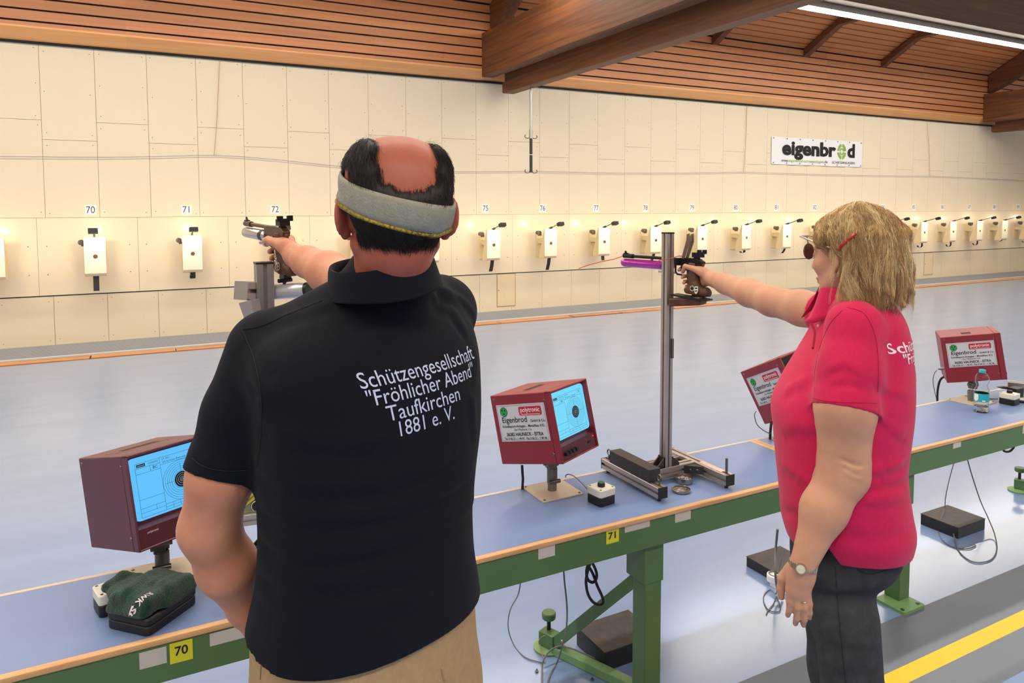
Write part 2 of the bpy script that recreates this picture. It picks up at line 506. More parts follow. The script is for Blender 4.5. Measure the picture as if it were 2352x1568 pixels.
# banner
bn = thing('banner', 'white advertising banner with black and green lettering on the target wall', 'banner', (11.742, D-0.012, 2.645))
BW, BH = 2.835, 0.568
b = MB()
N = 40
vs = []; fs = []
for j in range(2):
    for i in range(N+1):
        x = BW*i/N
        vs.append((x, -0.006*math.sin(i*0.9)-0.004, BH*j))
for i in range(N): fs.append((i, i+1, N+2+i, N+1+i))
b.add(vs, fs); b.add([(v[0], 0.004, v[2]) for v in vs], [q[::-1] for q in fs])
b.build('banner_sheet', mat('white_vinyl', (238, 236, 234), 0.35, var=0.02, scale=3), bn)
M_ink = mat('black_ink', (22, 20, 22), 0.35)
M_green = mat('lime_ink', (138, 178, 60), 0.4)
e = MB()
def btxt(mb, s, size, x, z, width, **k):
    return add_text(mb, s, size, frame((x, -0.014, z), (1, 0, 0), (0, 0, 1)), width=width, **k)
btxt(e, 'eigenbr', 0.40, 1.115, 0.335, 1.65, bold=0.016)
e.build('lettering', M_ink, bn)
e = MB(); btxt(e, 'd', 0.40, 2.46, 0.335, 0.235, bold=0.016)
e.build('lettering', M_ink, bn)
e = MB()
cx, cz = 2.145, 0.325
for (r0, r1) in ((0.105, 0.172), (0.045, 0.085)):
    for q in range(4):
        a0 = q*PI/2+0.13; a1 = (q+1)*PI/2-0.13
        pts = [(cx+r1*math.cos(a)*0.82, cz+r1*math.sin(a)) for a in np.linspace(a0, a1, 9)]+[(cx+r0*math.cos(a)*0.82, cz+r0*math.sin(a)) for a in np.linspace(a1, a0, 9)]
        e.add([(x, -0.0145, z) for (x, z) in pts], [(i, i+1, 16-i, 17-i) for i in range(8)])
e.build('target_mark', M_green, bn)
e = MB(); btxt(e, 'eigenbrod-schiessanlagen', 0.085, 1.03, 0.085, 1.06)
e.build('green_lettering', M_green, bn)
e = MB(); btxt(e, 'www.', 0.085, 0.39, 0.085, 0.21); e.build('small_lettering', M_ink, bn); e = MB(); btxt(e, '.de', 0.085, 1.63, 0.085, 0.12); e.build('small_lettering', M_ink, bn); e = MB(); btxt(e, 'SCHIESSANLAGEN', 0.075, 2.21, 0.082, 0.74)
e.build('small_lettering', M_ink, bn)
for x in np.linspace(0.05, BW-0.05, 8):
    for z in (0.03, BH-0.03):
        e = MB(); e.lathe([(0.014, 0), (0.0, -0.006)], (x, -0.014, z), n=8, axis='y'); e.build('eyelet', M_screw, bn)
# ================================================================== targets and number plates on the wall
M_tbox = mat('target_cream_metal', (236, 216, 172), 0.45, var=0.02, scale=10)
M_tface = mat('target_face', (248, 240, 214), 0.5)
M_aim = mat('aim_mark', (120, 74, 44), 0.7)
M_blk = mat('black_plastic', (24, 22, 22), 0.42)
M_strap = mat('paper_strip_black', (46, 42, 42), 0.5)
M_paper = mat('paper_strip_white', (226, 216, 200), 0.6)
M_lens = mat('lamp_lens', (255, 240, 210), 0.4, emit=(255, 232, 190), estr=170.0)
M_plate = mat('number_plate_white', (244, 240, 236), 0.4)
M_digit = mat('number_digits', (58, 60, 82), 0.5)
M_motor = mat('motor_grey', (110, 104, 100), 0.4, metal=0.5)
face_px = {-1: -18, 0: 218, 1: 442, 2: 649, 4: 992, 5: 1134, 6: 1265, 7: 1388, 8: 1506, 9: 1613, 10: 1714, 11: 1807, 15: 2122, 16: 2188, 17: 2249, 18: 2306, 19: 2362}
num_px = {0: 208, 1: 429, 2: 632, 5: 1115, 6: 1246, 7: 1369, 8: 1482, 9: 1589, 10: 1689.5, 11: 1784, 12: 1871, 15: 2098, 16: 2164, 17: 2226, 18: 2283, 19: 2338}
YF = 10.50
fk = sorted(face_px); fx = [at_y(face_px[k], 575, YF)[0] for k in fk]
nk = sorted(num_px); nx = [at_y(num_px[k], 485, D)[0] for k in nk]
strap_kind = {0: ('straight', 0.19), 1: ('curl', 0.1), 5: ('slant', 0.19), 6: ('slant', 0.21), 7: ('straight', 0.08), 10: ('curl', 0.06), 11: ('slant', 0.10), 15: ('curl', 0.12), 16: ('curl', 0.13), 17: ('curl', 0.12), 18: ('slant', 0.05), 19: ('curl', 0.11)}
for m in range(-1, 21):
    num = 70+m
    x = float(np.interp(m, fk, fx)) if m < 20 else fx[-1]+SP*0.98
    hid = m in (2, 3, 12, 13)
    where = 'below number plate %d' % num if m >= 0 else 'cut by the left picture edge'
    t = thing('target_box', 'white lit target box '+where, 'target', (x, D-0.012, 1.165), group='target boxes along the wall')
    yf = YF-D+0.012
    b = MB(); b.prism([(yf, 0.236), (yf, -0.228), (yf+0.02, -0.262), (yf+0.175, -0.275), (yf+0.175, -0.19), (yf+0.03, 0.20), (yf+0.03, 0.236)], 'x', -0.121, 0.121)
    b.build('housing', M_tbox, t, bevel=0.004)
    b = MB(); b.bb(-0.119, 0.119, yf-0.003, yf+0.002, -0.226, 0.234)
    fo = b.build('face_plate', M_tface, t)
    b = MB(); b.lathe([(0.0, -0.0045), (0.026, -0.0045), (0.026, 0.0)], (0.003, yf-0.001, -0.012), n=20, axis='y'); b.build('aiming_mark', M_aim, t)
    b = MB(); b.bb(-0.07, 0.07, yf+0.03, 0.0, -0.02, 0.06); b.bb(-0.10, 0.10, -0.012, 0.0, -0.26, 0.16); b.build('wall_bracket', M_tbox, t)
    b = MB(); b.cyl((-0.155, yf+0.10, 0.165), (-0.155, yf+0.19, 0.165), 0.034, n=14); b.box((-0.13, yf+0.15, 0.13), (0.05, 0.04, 0.03)); b.build('motor', M_motor, t)
    b = MB(); b.cyl((0, yf+0.03, 0.235), (0, yf-0.27, 0.325), 0.007, n=8); b.box((0, yf+0.0, 0.245), (0.022, 0.09, 0.03), Euler((-0.29, 0, 0)).to_matrix()); b.build('lamp_arm', M_dsteel, t)
    R = Euler((-0.35 if m != 1 else -0.2, 0, 0.05 if m > 0 else 0)).to_matrix()
    b = MB(); b.box((0.0, yf-0.315, 0.318), (0.105, 0.075, 0.056), R)
    lamp = b.build('lamp_housing', M_blk, t, bevel=0.004)
    b = MB(); b.box(Vector((0.0, yf-0.315, 0.318))+R @ Vector((0, 0.0385, -0.004)), (0.085, 0.003, 0.040), R)
    b.build('lamp_lens', M_lens, lamp)
    kind, ln = strap_kind.get(m, ('slant', 0.14))
    w = 0.033
    if kind == 'straight': path = [(yf+0.05, -0.262), (yf+0.045, -0.262-ln*0.5), (yf+0.04, -0.262-ln)]
    elif kind == 'slant': path = [(yf+0.05, -0.262), (yf+0.075, -0.262-ln*0.5), (yf+0.12, -0.262-ln)]
    else: path = [(yf+0.05, -0.262)]+[(yf+0.05+0.055-0.055*math.cos(a), -0.262-ln*0.45-0.055*math.sin(a)*ln/0.12) for a in np.linspace(0, PI*0.95, 9)]
    b = MB()
    for i, (py_, pz_) in enumerate(path):
        b.v += [(-w, py_, pz_), (w, py_, pz_)]
        b.v += [(-w, py_+0.0015, pz_), (w, py_+0.0015, pz_)]
    for i in range(len(path)-1):
        q = 4*i
        b.f.append((q, q+1, q+5, q+4)); b.mi.append(0)
        b.f.append((q+2, q+6, q+7, q+3)); b.mi.append(1)
    b.build('paper_strip', [M_strap, M_paper], t)
    if m >= 0:
        xn = float(np.interp(m, nk, nx)) if m < 20 else nx[-1]+SP
        pt = thing('number_plate', 'small white square number plate reading %d on the wall' % num, 'sign', (xn, D, 1.735), group='number plates above the targets')
        b = MB(); b.bb(-0.066, 0.066, -0.004, 0.0, -0.062, 0.066) if m < 5 else b.bb(-0.066, 0.066, -0.004, 0.0, -0.066, 0.08); b.build('plate', M_plate, pt)
        b = MB(); add_text(b, str(num), 0.128, frame((0, -0.0055, 0.002 if m < 5 else 0.008), (1, 0, 0), (0, 0, 1)), width=0.098 if num != 71 else 0.085); b.build('digits', M_digit, pt)

# ================================================================== firing tables
M_top = mat('table_blue_laminate', (120, 142, 186), 0.38, var=0.03, scale=5, spec=0.5, bump=0.01, bscale=200)
M_beech = wood('beech_edge', (205, 150, 98), (236, 188, 134), grain=(0.9, 12, 12), rough=0.4)
M_beechl = wood('beech_edge_pale', (212, 180, 150), (234, 208, 182), grain=(0.9, 12, 12), rough=0.45)
M_grn = mat('green_paint', (86, 120, 72), 0.42, var=0.05, scale=6)
M_grnl = mat('green_paint_worn', (124, 162, 104), 0.42, var=0.08, scale=9)
M_bolt = mat('bolt_steel', (120, 116, 110), 0.35, metal=0.9)
M_tape = mat('tape_grey', (206, 200, 192), 0.6, var=0.04, scale=20)
M_sign = mat('yellow_sticker', (226, 222, 40), 0.5)
TZ, TYF, TYB = 0.70, 1.916, 2.345
def trestle(t, x, skew, pad=None, base_plate=False, w=0.072):
    """green leg with brace, foot bar and levelling pad"""
    y0 = 1.945
    b = MB(); b.bb(x, x+w, y0, y0+w, 0.0 if not base_plate else 0.012, 0.60)
    b.build('leg', M_grn, t, bevel=0.004)
    b = MB(); b.bb(x-0.006, x+w+0.006, y0-0.002, y0+w+0.03, 0.44, 0.60); b.build('leg_bracket', M_grn, t, bevel=0.002)
    if base_plate:
        b = MB(); b.rbox((x+w/2-0.03, y0+0.0, 0.006), (0.145, 0.14, 0.012), 0.012)
        bp = b.build('base_plate', M_grnl, t)
        for dx in (-0.055, 0.05):
            b = MB(); b.lathe([(0.008, 0.012), (0.008, 0.016), (0.0, 0.017)], (x+w/2-0.03+dx, y0-0.05, 0), n=6); b.build('bolt', M_bolt, bp)
    if pad:
        px_, py_ = pad
        v = Vector((px_-(x+w/2), py_-(y0+w/2), 0)); L_ = v.length; a = math.atan2(v.y, v.x)
        R = Euler((0, 0, a)).to_matrix(); mid = Vector((x+w/2, y0+w/2, 0))+v*0.48
        b = MB(); b.box((mid.x, mid.y, 0.018), (L_*0.96, 0.042, 0.034), R); b.build('foot_bar', M_grnl, t, bevel=0.003)
        b = MB()
        A = Vector((x+w/2, y0+w/2, 0.47)); B = Vector((px_+0.0, py_, 0.045))-v.normalized()*0.05
        dd = (B-A); q = dd.to_track_quat('X', 'Z').to_matrix()
        b.box((A+B)/2, (dd.length, 0.038, 0.042), q); b.build('brace', M_grn, t, bevel=0.002)
        b = MB(); b.box((px_-v.normalized().x*0.015, py_-v.normalized().y*0.015, 0.05), (0.07, 0.05, 0.055), R); b.build('screw_block', M_grn, t, bevel=0.003)
        b = MB(); b.lathe([(0.058, 0.0), (0.060, 0.008), (0.045, 0.016), (0.022, 0.022), (0.018, 0.03)], (px_+0.01, py_, 0.0), n=28); b.build('foot_pad', M_grnl, t)
        b = MB(); b.cyl((px_+0.012, py_, 0.02), (px_+0.012, py_, 0.125), 0.008, n=10); sc = b.build('levelling_screw', M_blk, t)
        b = MB(); b.lathe([(0.0, 0.122), (0.026, 0.122), (0.028, 0.126), (0.028, 0.144), (0.025, 0.148), (0.0, 0.148)], (px_+0.012, py_, 0), n=24); b.build('screw_knob', M_grn, sc)
def table(x0, x1, label, legs, stickers, signs, end_left):
    t = thing('firing_table', label, 'table', ((x0+x1)/2, 2.12, 0))
    def mk(mb, name, m, **k): return mb.build(name, m, t, world=True, **k)
    b = MB(); b.bb(x0+0.002, x1-0.002, TYF+0.012, TYB-0.012, TZ-0.020, TZ); mk(b, 'tabletop', M_top)
    b = MB(); b.prism([(TYF+0.014, TZ-0.019), (TYF+0.004, TZ-0.019), (TYF-0.001, TZ-0.016), (TYF-0.003, TZ-0.009), (TYF-0.001, TZ-0.003), (TYF+0.004, TZ+0.0004), (TYF+0.014, TZ+0.0004)], 'x', x0, x1); mk(b, 'front_edging', M_beech)
    b = MB(); b.bb(x0, x1, TYB-0.014, TYB, TZ-0.028, TZ+0.0005); mk(b, 'back_edging', M_beechl)
    b = MB(); xe = x1 if end_left else x0
    b.bb(xe-0.024, xe-0.0005, TYF+0.012, TYB-0.012, TZ-0.028, TZ+0.0006) if end_left else b.bb(xe+0.0005, xe+0.018, TYF+0.012, TYB-0.012, TZ-0.028, TZ+0.0006)
    mk(b, 'end_edging', M_beech)
    b = MB(); b.bb(x0+0.02, x1-0.02, TYF+0.006, TYF+0.066, 0.582, TZ-0.019); mk(b, 'front_rail', M_grn, bevel=0.003)
    b = MB(); b.bb(x0+0.02, x1-0.02, TYB-0.10, TYB-0.05, 0.61, TZ-0.028); mk(b, 'back_rail', M_grn, bevel=0.003)
    for (xa, xb, za, zb) in stickers:
        b = MB(); b.bb(xa, xb, TYF+0.0048, TYF+0.0065, za, zb); mk(b, 'tape_patch', M_tape)
    for (xa, xb, za, zb, s) in signs:
        b = MB(); b.bb(xa, xb, TYF+0.0042, TYF+0.0065, za, zb); sg = mk(b, 'lane_sticker', M_sign); sg['label'] = 'yellow lane sticker reading '+s
        b = MB(); add_text(b, s, 0.032, frame(((xa+xb)/2, TYF+0.0035, (za+zb)/2+0.003), (1, 0, 0), (0, 0, 1)), width=0.030, bold=0.0006)
        tx = b.build('lane_digits', M_ink, sg, world=True)
    for kw in legs:
        keep = {}
        class _W: pass
        # legs are given in world coordinates: build under a shifted parent
        n0 = len(bpy.data.objects)
        before = set(bpy.data.objects)
        trestle(t, **kw)
        sh = WM[t].translation
        for o in set(bpy.data.objects)-before:
            o.data.transform(Matrix.Translation(-sh))
    return t
pad3 = at_z(2338, 1128, 0.0)
table(-2.6, 2.452, 'long blue-topped firing table with green frame at lanes 70 and 71, left and centre', [dict(x=-1.9, skew=0, pad=(-2.05, 2.40)), dict(x=1.540, skew=0, pad=(1.405, 2.395))],
      [(1.098, 1.159, 0.645, 0.6805), (1.433, 1.538, 0.659, 0.6805), (1.649, 1.720, 0.648, 0.6805), (-0.019, 0.041, 0.631, 0.673), (0.140, 0.228, 0.643, 0.676)],
      [(1.357, 1.408, 0.636, 0.6808, '71'), (0.048, 0.100, 0.624, 0.676, '70')], True)
table(2.454, 6.6, 'blue-topped firing table with green frame behind the woman, at the right', [dict(x=2.945, skew=0, base_plate=True), dict(x=float(pad3[0])+0.14, skew=0, pad=(float(pad3[0]), float(pad3[1])))],
      [(3.264, 3.323, 0.655, 0.6808), (3.83, 3.89, 0.64, 0.6808)], [], False)
print('pad3', pad3)
# ================================================================== monitors on their stands
M_red = mat('monitor_red', (138, 36, 46), 0.40, var=0.03, scale=4)
M_mauve = mat('monitor_wine', (98, 44, 56), 0.42, var=0.03, scale=4)
M_bez = mat('monitor_bezel', (84, 28, 38), 0.35)
M_dark = mat('slot_dark', (20, 8, 10), 0.7)
M_scr1 = mat('screen_blue', (20, 40, 60), 0.25, emit=(92, 190, 250), estr=1.0)
M_scr2 = mat('screen_cyan', (20, 40, 60), 0.25, emit=(112, 214, 248), estr=1.0)
M_sln = mat('screen_ink', (10, 24, 44), 0.5)
M_swh = mat('screen_pale', (20, 40, 60), 0.25, emit=(170, 200, 215), estr=0.8)
M_lab = mat('label_silver', (206, 204, 206), 0.35, var=0.02, scale=10)
M_lred = mat('label_red', (190, 26, 44), 0.4)
M_lgrn = mat('label_green', (40, 160, 70), 0.4)
M_lwht = mat('label_white', (240, 236, 236), 0.4)
M_post = mat('post_grey', (128, 122, 114), 0.40, metal=0.6, var=0.08, scale=30)
M_bplate = mat('base_plate_beige', (206, 190, 168), 0.42, metal=0.2, var=0.03, scale=8)
M_cblk = mat('cable_black', (26, 25, 26), 0.5)
M_cgry = mat('cable_grey', (112, 110, 112), 0.5)
MK = 0.877
MW, MD, MH = 0.266*MK, 0.321*MK, 0.289*MK
def rotm(a, b, c): return Matrix.Rotation(a, 4, 'Z') @ Matrix.Rotation(b, 4, 'X') @ Matrix.Rotation(c, 4, 'Y')
def monitor(label, pos, ang, base, shell, screen=None, lane='', side_label=True, conn=False, base_rot=0.0, slot='long'):
    C_ = Vector((pos[0]*MK, pos[1]*MK, CAM_H-(CAM_H-pos[2])*MK))
    t = thing('monitor', label, 'monitor', (base[0], base[1], TZ), group='lane monitors on the firing tables')
    T = Matrix.Translation(C_-Vector((base[0], base[1], TZ))) @ rotm(*ang)
    x, y, z = MW/2, MD/2, MH/2
    def nb(): b = MB(); b.M = T; return b
    b = nb()
    rec = 0.028
    b.bb(-x, x, -y+rec, y, -z, z)
    b.bb(-x, -x+0.007, -y, -y+rec, -z, z); b.bb(x-0.007, x, -y, -y+rec, -z, z)
    b.bb(-x, x, -y, -y+rec, z-0.008, z); b.bb(-x, x, -y, -y+rec, -z, -z+0.006)
    h = b.build('housing', shell, t, bevel=0.0035)
    b = nb(); b.bb(-x+0.006, x-0.006, -y+rec-0.004, -y+rec+0.002, -z+0.066, z-0.007); b.build('bezel', M_bez, h)
    b = nb()
    b.prism([(-y+0.006, -z+0.005), (-y+0.006, -z+0.055), (-y+rec, -z+0.068), (-y+rec, -z+0.005)], 'x', -x+0.006, x-0.006)
    pn = b.build('control_panel', M_bez if screen else shell, h)
    for i in range(4 if side_label else 0):
        b = nb(); b.lathe([(0.0, -0.011), (0.0065, -0.011), (0.008, 0.0)], (-x+0.03+0.021*i, -y+0.006, -z+0.028), n=12, axis='y'); b.build('knob', M_blk, h)
    if not side_label:
        b = nb(); add_text(b, 'polytronic', 0.008, frame((-x+0.045, -y+0.0052, -z+0.042), (1, 0, 0), (0, 0, 1)), width=0.03); b.build('maker_name', M_lwht, h)
    b = nb(); b.box((x-0.05, -y+0.005, -z+0.030), (0.018, 0.004, 0.007)); b.build('switch', M_blk, h)
    b = nb(); b.sphere((x-0.022, -y+0.005, -z+0.044), 0.0028, 8, 6); b.build('power_light', mat('power_red', (255, 30, 20), 0.4, emit=(255, 20, 16), estr=2.5 if screen else 0.0), h)
    sx, s0, s1 = x-0.011, -z+0.074, z-0.014
    b = nb()
    rr = 0.014; pts = []
    for (ax, az, a0) in ((sx-rr, s1-rr, 0), (-sx+rr, s1-rr, PI/2), (-sx+rr, s0+rr, PI), (sx-rr, s0+rr, 1.5*PI)):
        pts += [(ax+rr*math.cos(a0+PI/2*i/5), az+rr*math.sin(a0+PI/2*i/5)) for i in range(6)]
    yb = -y+rec-0.004
    b.prism(pts, 'y', yb-0.006, yb)
    sc = b.build('screen', screen or mat('screen_off', (30, 36, 40), 0.15), h)
    if screen:
        ys = yb-0.0065
        W2, Hh = 2*sx, s1-s0
        def P(u, v): return (-sx+W2*u, ys, s1-Hh*v)
        b = nb()
        def ln(u0, v0, u1, v1, w=0.0007):
            p, q = Vector(P(u0, v0)), Vector(P(u1, v1)); d = (q-p); n = Vector((-d.z, 0, d.x)).normalized()*w/2
            b.add([p-n, q-n, q+n, p+n], [(0, 1, 2, 3)])
        for a in ((.08, .10, .92, .10), (.08, .96, .92, .96), (.08, .10, .08, .96), (.92, .10, .92, .96), (.40, .10, .40, .96), (.08, .18, .40, .18), (.27, .18, .27, .27), (.08, .27, .40, .27),
                  (.08, .68, .40, .68), (.08, .82, .40, .82), (.08, .89, .40, .89), (.28, .82, .28, .89), (.40, .22, .92, .22), (.80, .10, .80, .22),
                  (.40, .87, .92, .87), (.40, .915, .92, .915), (.50, .87, .50, .96), (.60, .87, .60, .96), (.70, .87, .70, .96), (.80, .87, .80, .96)): ln(*a)
        def ring(cu, cv, r, w=0.0007, n=40):
            c = Vector(P(cu, cv)); vs = []; 
            for k in range(n):
                a = 2*PI*k/n
                for q in (r-w/2, r+w/2): vs.append(c+Vector((q*math.cos(a), 0, q*math.sin(a))))
            b.add(vs, [(2*k, 2*k+1, (2*k+3) % (2*n), (2*k+2) % (2*n)) for k in range(n)])
        R0 = 0.054
        for i in range(6): ring(.66, .55, R0*(1-i*0.11))
        c = Vector(P(.66, .55))
        b.lathe([(0.0, -0.0004), (0.0215, -0.0004)], c, n=32, axis='y')
        ln(.66, .28, .66, .42); ln(.66, .68, .66, .83); ln(.43, .55, .55, .55); ln(.77, .55, .90, .55)
        def tx(s, u, v, size, width=None): add_text(b, s, size, frame(P(u, v), (1, 0, 0), (0, 0, 1)), width=width)
        tx('BC', .335, .225, 0.012); tx('LP 10m', .48, .135, 0.007); tx('30 Schuss Zehntel', .59, .188, 0.007, 0.066); tx(lane, .86, .16, 0.014); tx('022204ZS9Z', .315, .14, 0.006, 0.028)
        p = Vector(P(.155, .14)); b.add([p+Vector((-0.012, -0.0002, -0.004)), p+Vector((0.012, -0.0002, -0.004)), p+Vector((0.012, -0.0002, 0.004)), p+Vector((-0.012, -0.0002, 0.004))], [(0, 1, 2, 3)])
        b.build('screen_display', M_sln, sc)
        b = nb(); ys2 = ys-0.0008
        c = Vector((c.x, ys2, c.z))
        for r in (0.0165, 0.011, 0.006, 0.0025):
            vs = []; n = 32
            for k in range(n):
                a = 2*PI*k/n
                for q in (r-0.0004, r+0.0004): vs.append(c+Vector((q*math.cos(a), 0, q*math.sin(a))))
            b.add(vs, [(2*k, 2*k+1, (2*k+3) % (2*n), (2*k+2) % (2*n)) for k in range(n)])
        add_text(b, 'polytronic', 0.006, frame((P(.155, .14)[0], ys2, P(.155, .14)[2]), (1, 0, 0), (0, 0, 1)), width=0.020)
        b.build('screen_rings', M_swh, sc)
    # slot in the top, screws in the side
    b = nb()
    if slot == 'long': b.box((0.0, 0.02, z+0.0002), (0.105, 0.028, 0.0012))
    else: b.box((-0.045, 0.01, z+0.0002), (0.05, 0.045, 0.0012))
    b.build('handle_slot', M_dark, h)
    b = nb(); b.box((0.0, 0.02, z-0.0003), (0.17, 0.05, 0.0014)); b.build('handle_plate', shell, h)
    for (yy, zz) in ((-y+0.035, z-0.028), (-y+0.035, -z+0.035), (y-0.016, z-0.016)):
        b = nb(); b.lathe([(0.0, -0.002), (0.0042, -0.0015), (0.0052, 0.0)], (-x, yy, zz), n=10, axis='x'); b.build('screw', M_bolt, h)
    if conn:
        b = nb(); b.cyl((-x+0.03, y, -z+0.075), (-x+0.03, y+0.03, -z+0.075), 0.006, n=10); b.cyl((-x+0.03, y+0.008, -z+0.075), (-x+0.03, y+0.022, -z+0.075), 0.008, n=10); b.build('cable_plug', M_bolt, h)
    if side_label:
        # silver maker's label on the left side: reading direction runs from back to front
        L0 = y-0.022; LWd, LH = 0.224, 0.134; zt = z-0.036
        FR = Matrix(((0, 0, -1, -x-0.0012), (-1, 0, 0, L0), (0, 1, 0, zt), (0, 0, 0, 1)))      # local X -> -y, Y -> z, Z -> -x
        def lay(b_, pts, dz=0.0): b_.add([FR @ Vector((u, -v, dz)) for (u, v) in pts], [tuple(range(len(pts)))])
        b = nb(); b.box((-x-0.0004, L0-LWd/2, zt-LH/2), (0.0012, LWd, LH)); lb_ = b.build('maker_label', M_lab, h)
        g = nb()
        fr = 0.0012
        def rect(b_, u0, v0, u1, v1, dz): lay(b_, [(u0, v0), (u0, v1), (u1, v1), (u1, v0)], dz)
        for (u0, v0, u1, v1) in ((.004, .004, LWd-.004, .0048), (.004, LH-.0048, LWd-.004, LH-.004), (.004, .004, .0048, LH-.004), (LWd-.0048, .004, LWd-.004, LH-.004)): rect(g, u0, v0, u1, v1, 0.0004)
        def tx(b_, s, u, v, size, width, **k): add_text(b_, s, size, FR @ frame((u, -v, 0.0005), (1, 0, 0), (0, 1, 0)), width=width, **k)
        tx(g, 'Eigenbrod', 0.077, 0.0565, 0.029, 0.116, bold=0.0003); tx(g, 'GmbH & Co.', 0.184, 0.062, 0.0135, 0.066, bold=0.0002)
        tx(g, 'Schießsport-Anlagen - Metallbau KG.', 0.113, 0.0795, 0.0125, 0.196, bold=0.0002)
        tx(g, 'Zur Mosterei 11a', 0.108, 0.092, 0.0125, 0.082)
        tx(g, '36282 HAUNECK - EITRA', 0.113, 0.109, 0.0175, 0.170, bold=0.0004)
        tx(g, 'Tel. 0 66 21 - 1 44 47   Fax 0 66 21 - 1 44 46', 0.113, 0.124, 0.012, 0.196, bold=0.0002)
        circ = [(0.033+0.0175*math.cos(a), 0.026+0.0175*math.sin(a)) for a in np.linspace(0, 2*PI, 29)[:-1]]
        lay(g, circ[::-1], 0.0004)
        g.build('label_print', M_ink, lb_)
        g = nb(); lay(g, [(0.033+0.0155*math.cos(a), 0.026+0.0155*math.sin(a)) for a in np.linspace(0, -2*PI, 29)[:-1]], 0.0007); g.build('label_green_disc', M_lgrn, lb_)
        g = nb()
        for (du, dv) in ((-0.0065, -0.0055), (0.0065, -0.0055), (0.0, 0.0065)): lay(g, [(0.033+du+0.0032*math.cos(a), 0.026+dv+0.0038*math.sin(a)) for a in np.linspace(0, -2*PI, 13)[:-1]], 0.0010)
        g.build('label_disc_mark', M_ink, lb_)
        g = nb(); rr = 0.006; pts = []
        for (ax, az, a0) in ((0.208-rr, 0.042-rr, 0), (0.105+rr, 0.042-rr, PI/2), (0.105+rr, 0.010+rr, PI), (0.208-rr, 0.010+rr, 1.5*PI)):
            pts += [(ax+rr*math.cos(a0+PI/2*i/5), az+rr*math.sin(a0+PI/2*i/5)) for i in range(6)]
        lay(g, pts[::-1], 0.0005); g.build('label_red_badge', M_lred, lb_)
        g = nb(); add_text(g, 'polytronic', 0.024, FR @ frame((0.1565, -0.0225, 0.0009), (1, 0, 0), (0, 1, 0)), width=0.088, bold=0.0002)
        add_text(g, 'Generalvertretung Deutschland', 0.008, FR @ frame((0.1565, -0.0375, 0.0009), (1, 0, 0), (0, 1, 0)), width=0.085); g.build('label_badge_lettering', M_lwht, lb_)
    # stand: plate, post, clamp, hinge
    low = T @ Vector((0, 0.0, -z))
    b = MB(); R = Euler((0, 0, base_rot)).to_matrix()
    b.box((0, 0, 0.0025), (0.172, 0.165, 0.005), R); bp = b.build('base_plate', M_bplate, t, bevel=0.001)
    b = MB()
    for sx_ in (-1, 1):
        for sy_ in (-1, 1): b.lathe([(0.005, 0.005), (0.004, 0.0075), (0, 0.008)], R @ Vector((sx_*0.074, sy_*0.071, 0)), n=8)
    b.build('plate_screw', M_bolt, bp)
    hh = max(0.03, low.z-0.045)
    b = MB(); b.cyl((0, 0, 0.005), (0, 0, hh), 0.017, n=18); b.cyl((0, 0, hh*0.35), (0, 0, hh*0.95), 0.0195, n=18)
    po = b.build('post', M_post, t)
    b = MB(); b.cyl((-0.026, -0.018, hh*0.45), (0.022, -0.018, hh*0.45), 0.0075, n=12); b.build('clamp_bolt', M_bolt, po)
    top = Vector((low.x, low.y, low.z-0.002))
    b = MB()
    A = Vector((0, 0, hh)); mid = (A+top)/2
    b.box(((A.x+top.x)/2, (A.y+top.y)/2, (hh+low.z)/2), (0.032, 0.03, max(0.02, low.z-hh+0.012)))
    b.cyl((mid.x-0.024, mid.y, hh+0.016), (mid.x+0.026, mid.y, hh+0.016), 0.016, n=16)
    b.build('hinge', M_post, t, bevel=0.003)
    b = MB(); b.cyl((mid.x-0.034, mid.y, hh+0.016), (mid.x+0.034, mid.y, hh+0.016), 0.006, n=8); b.build('hinge_bolt', M_bolt, t)
    return t, T
monitor('wine-red box monitor with a lit blue screen beside the man in the dark polo', (0.022, 2.601, 0.832), (0.461, -0.221, -0.006), (0.045, 2.245), M_mauve, M_scr1, '70', side_label=False, base_rot=0.03)
mon71, T71 = monitor('red box monitor with a lit cyan screen and silver label, in the centre', (1.516, 2.60, 0.851), (0.41, -0.219, -0.016), (1.350, 2.258), M_red, M_scr2, '71')
monitor('red box monitor with silver label tilted sideways, half hidden by the woman', (2.966, 2.581, 0.846), (-0.114, -0.434, -0.23), (2.615, 2.225), M_red, None)
monitor('red box monitor with silver label behind the water bottle at the right', (4.682, 2.672, 0.817), (0.662, -0.165, -0.012), (3.985, 2.258), M_red, None, conn=True, slot='square')

# ================================================================== push-button boxes
M_btop = mat('button_box_cream', (232, 226, 212), 0.45)
M_bgrn = mat('button_green', (24, 104, 70), 0.35)
def button_box(label, pos, yaw, cap):
    t = thing('button_box', label, 'button box', (pos[0], pos[1], TZ), (0, 0, yaw), group='push-button boxes on the firing tables')
    b = MB(); b.rbox((0, 0, 0.016), (0.074, 0.074, 0.032), 0.01); b.build('base', M_blk, t, bevel=0.003)
    b = MB(); b.rbox((0, 0, 0.0455), (0.076, 0.076, 0.027), 0.010); ld = b.build('lid', M_btop, t, bevel=0.003)
    b = MB()
    for sx_ in (-1, 1):
        for sy_ in (-1, 1): b.lathe([(0.004, 0.059), (0.0035, 0.060), (0, 0.0602)], (sx_*0.028, sy_*0.028, 0), n=8)
    b.build('lid_screw', M_bolt, ld)
    b = MB(); b.cyl((0, 0, 0.058), (0, 0, 0.070), 0.0135, n=20); bt = b.build('button', M_blk, t)
    b = MB(); b.cyl((0, 0, 0.069), (0, 0, 0.0735), 0.0118, n=20); b.build('button_cap', cap, bt)
    return t
button_box('cream and black push-button box with a green button beside the centre monitor', (1.452, 2.088), 0.14, M_bgrn)
button_box('push-button box half hidden under the green towel', (-0.080, 2.124), 0.25, M_bgrn)
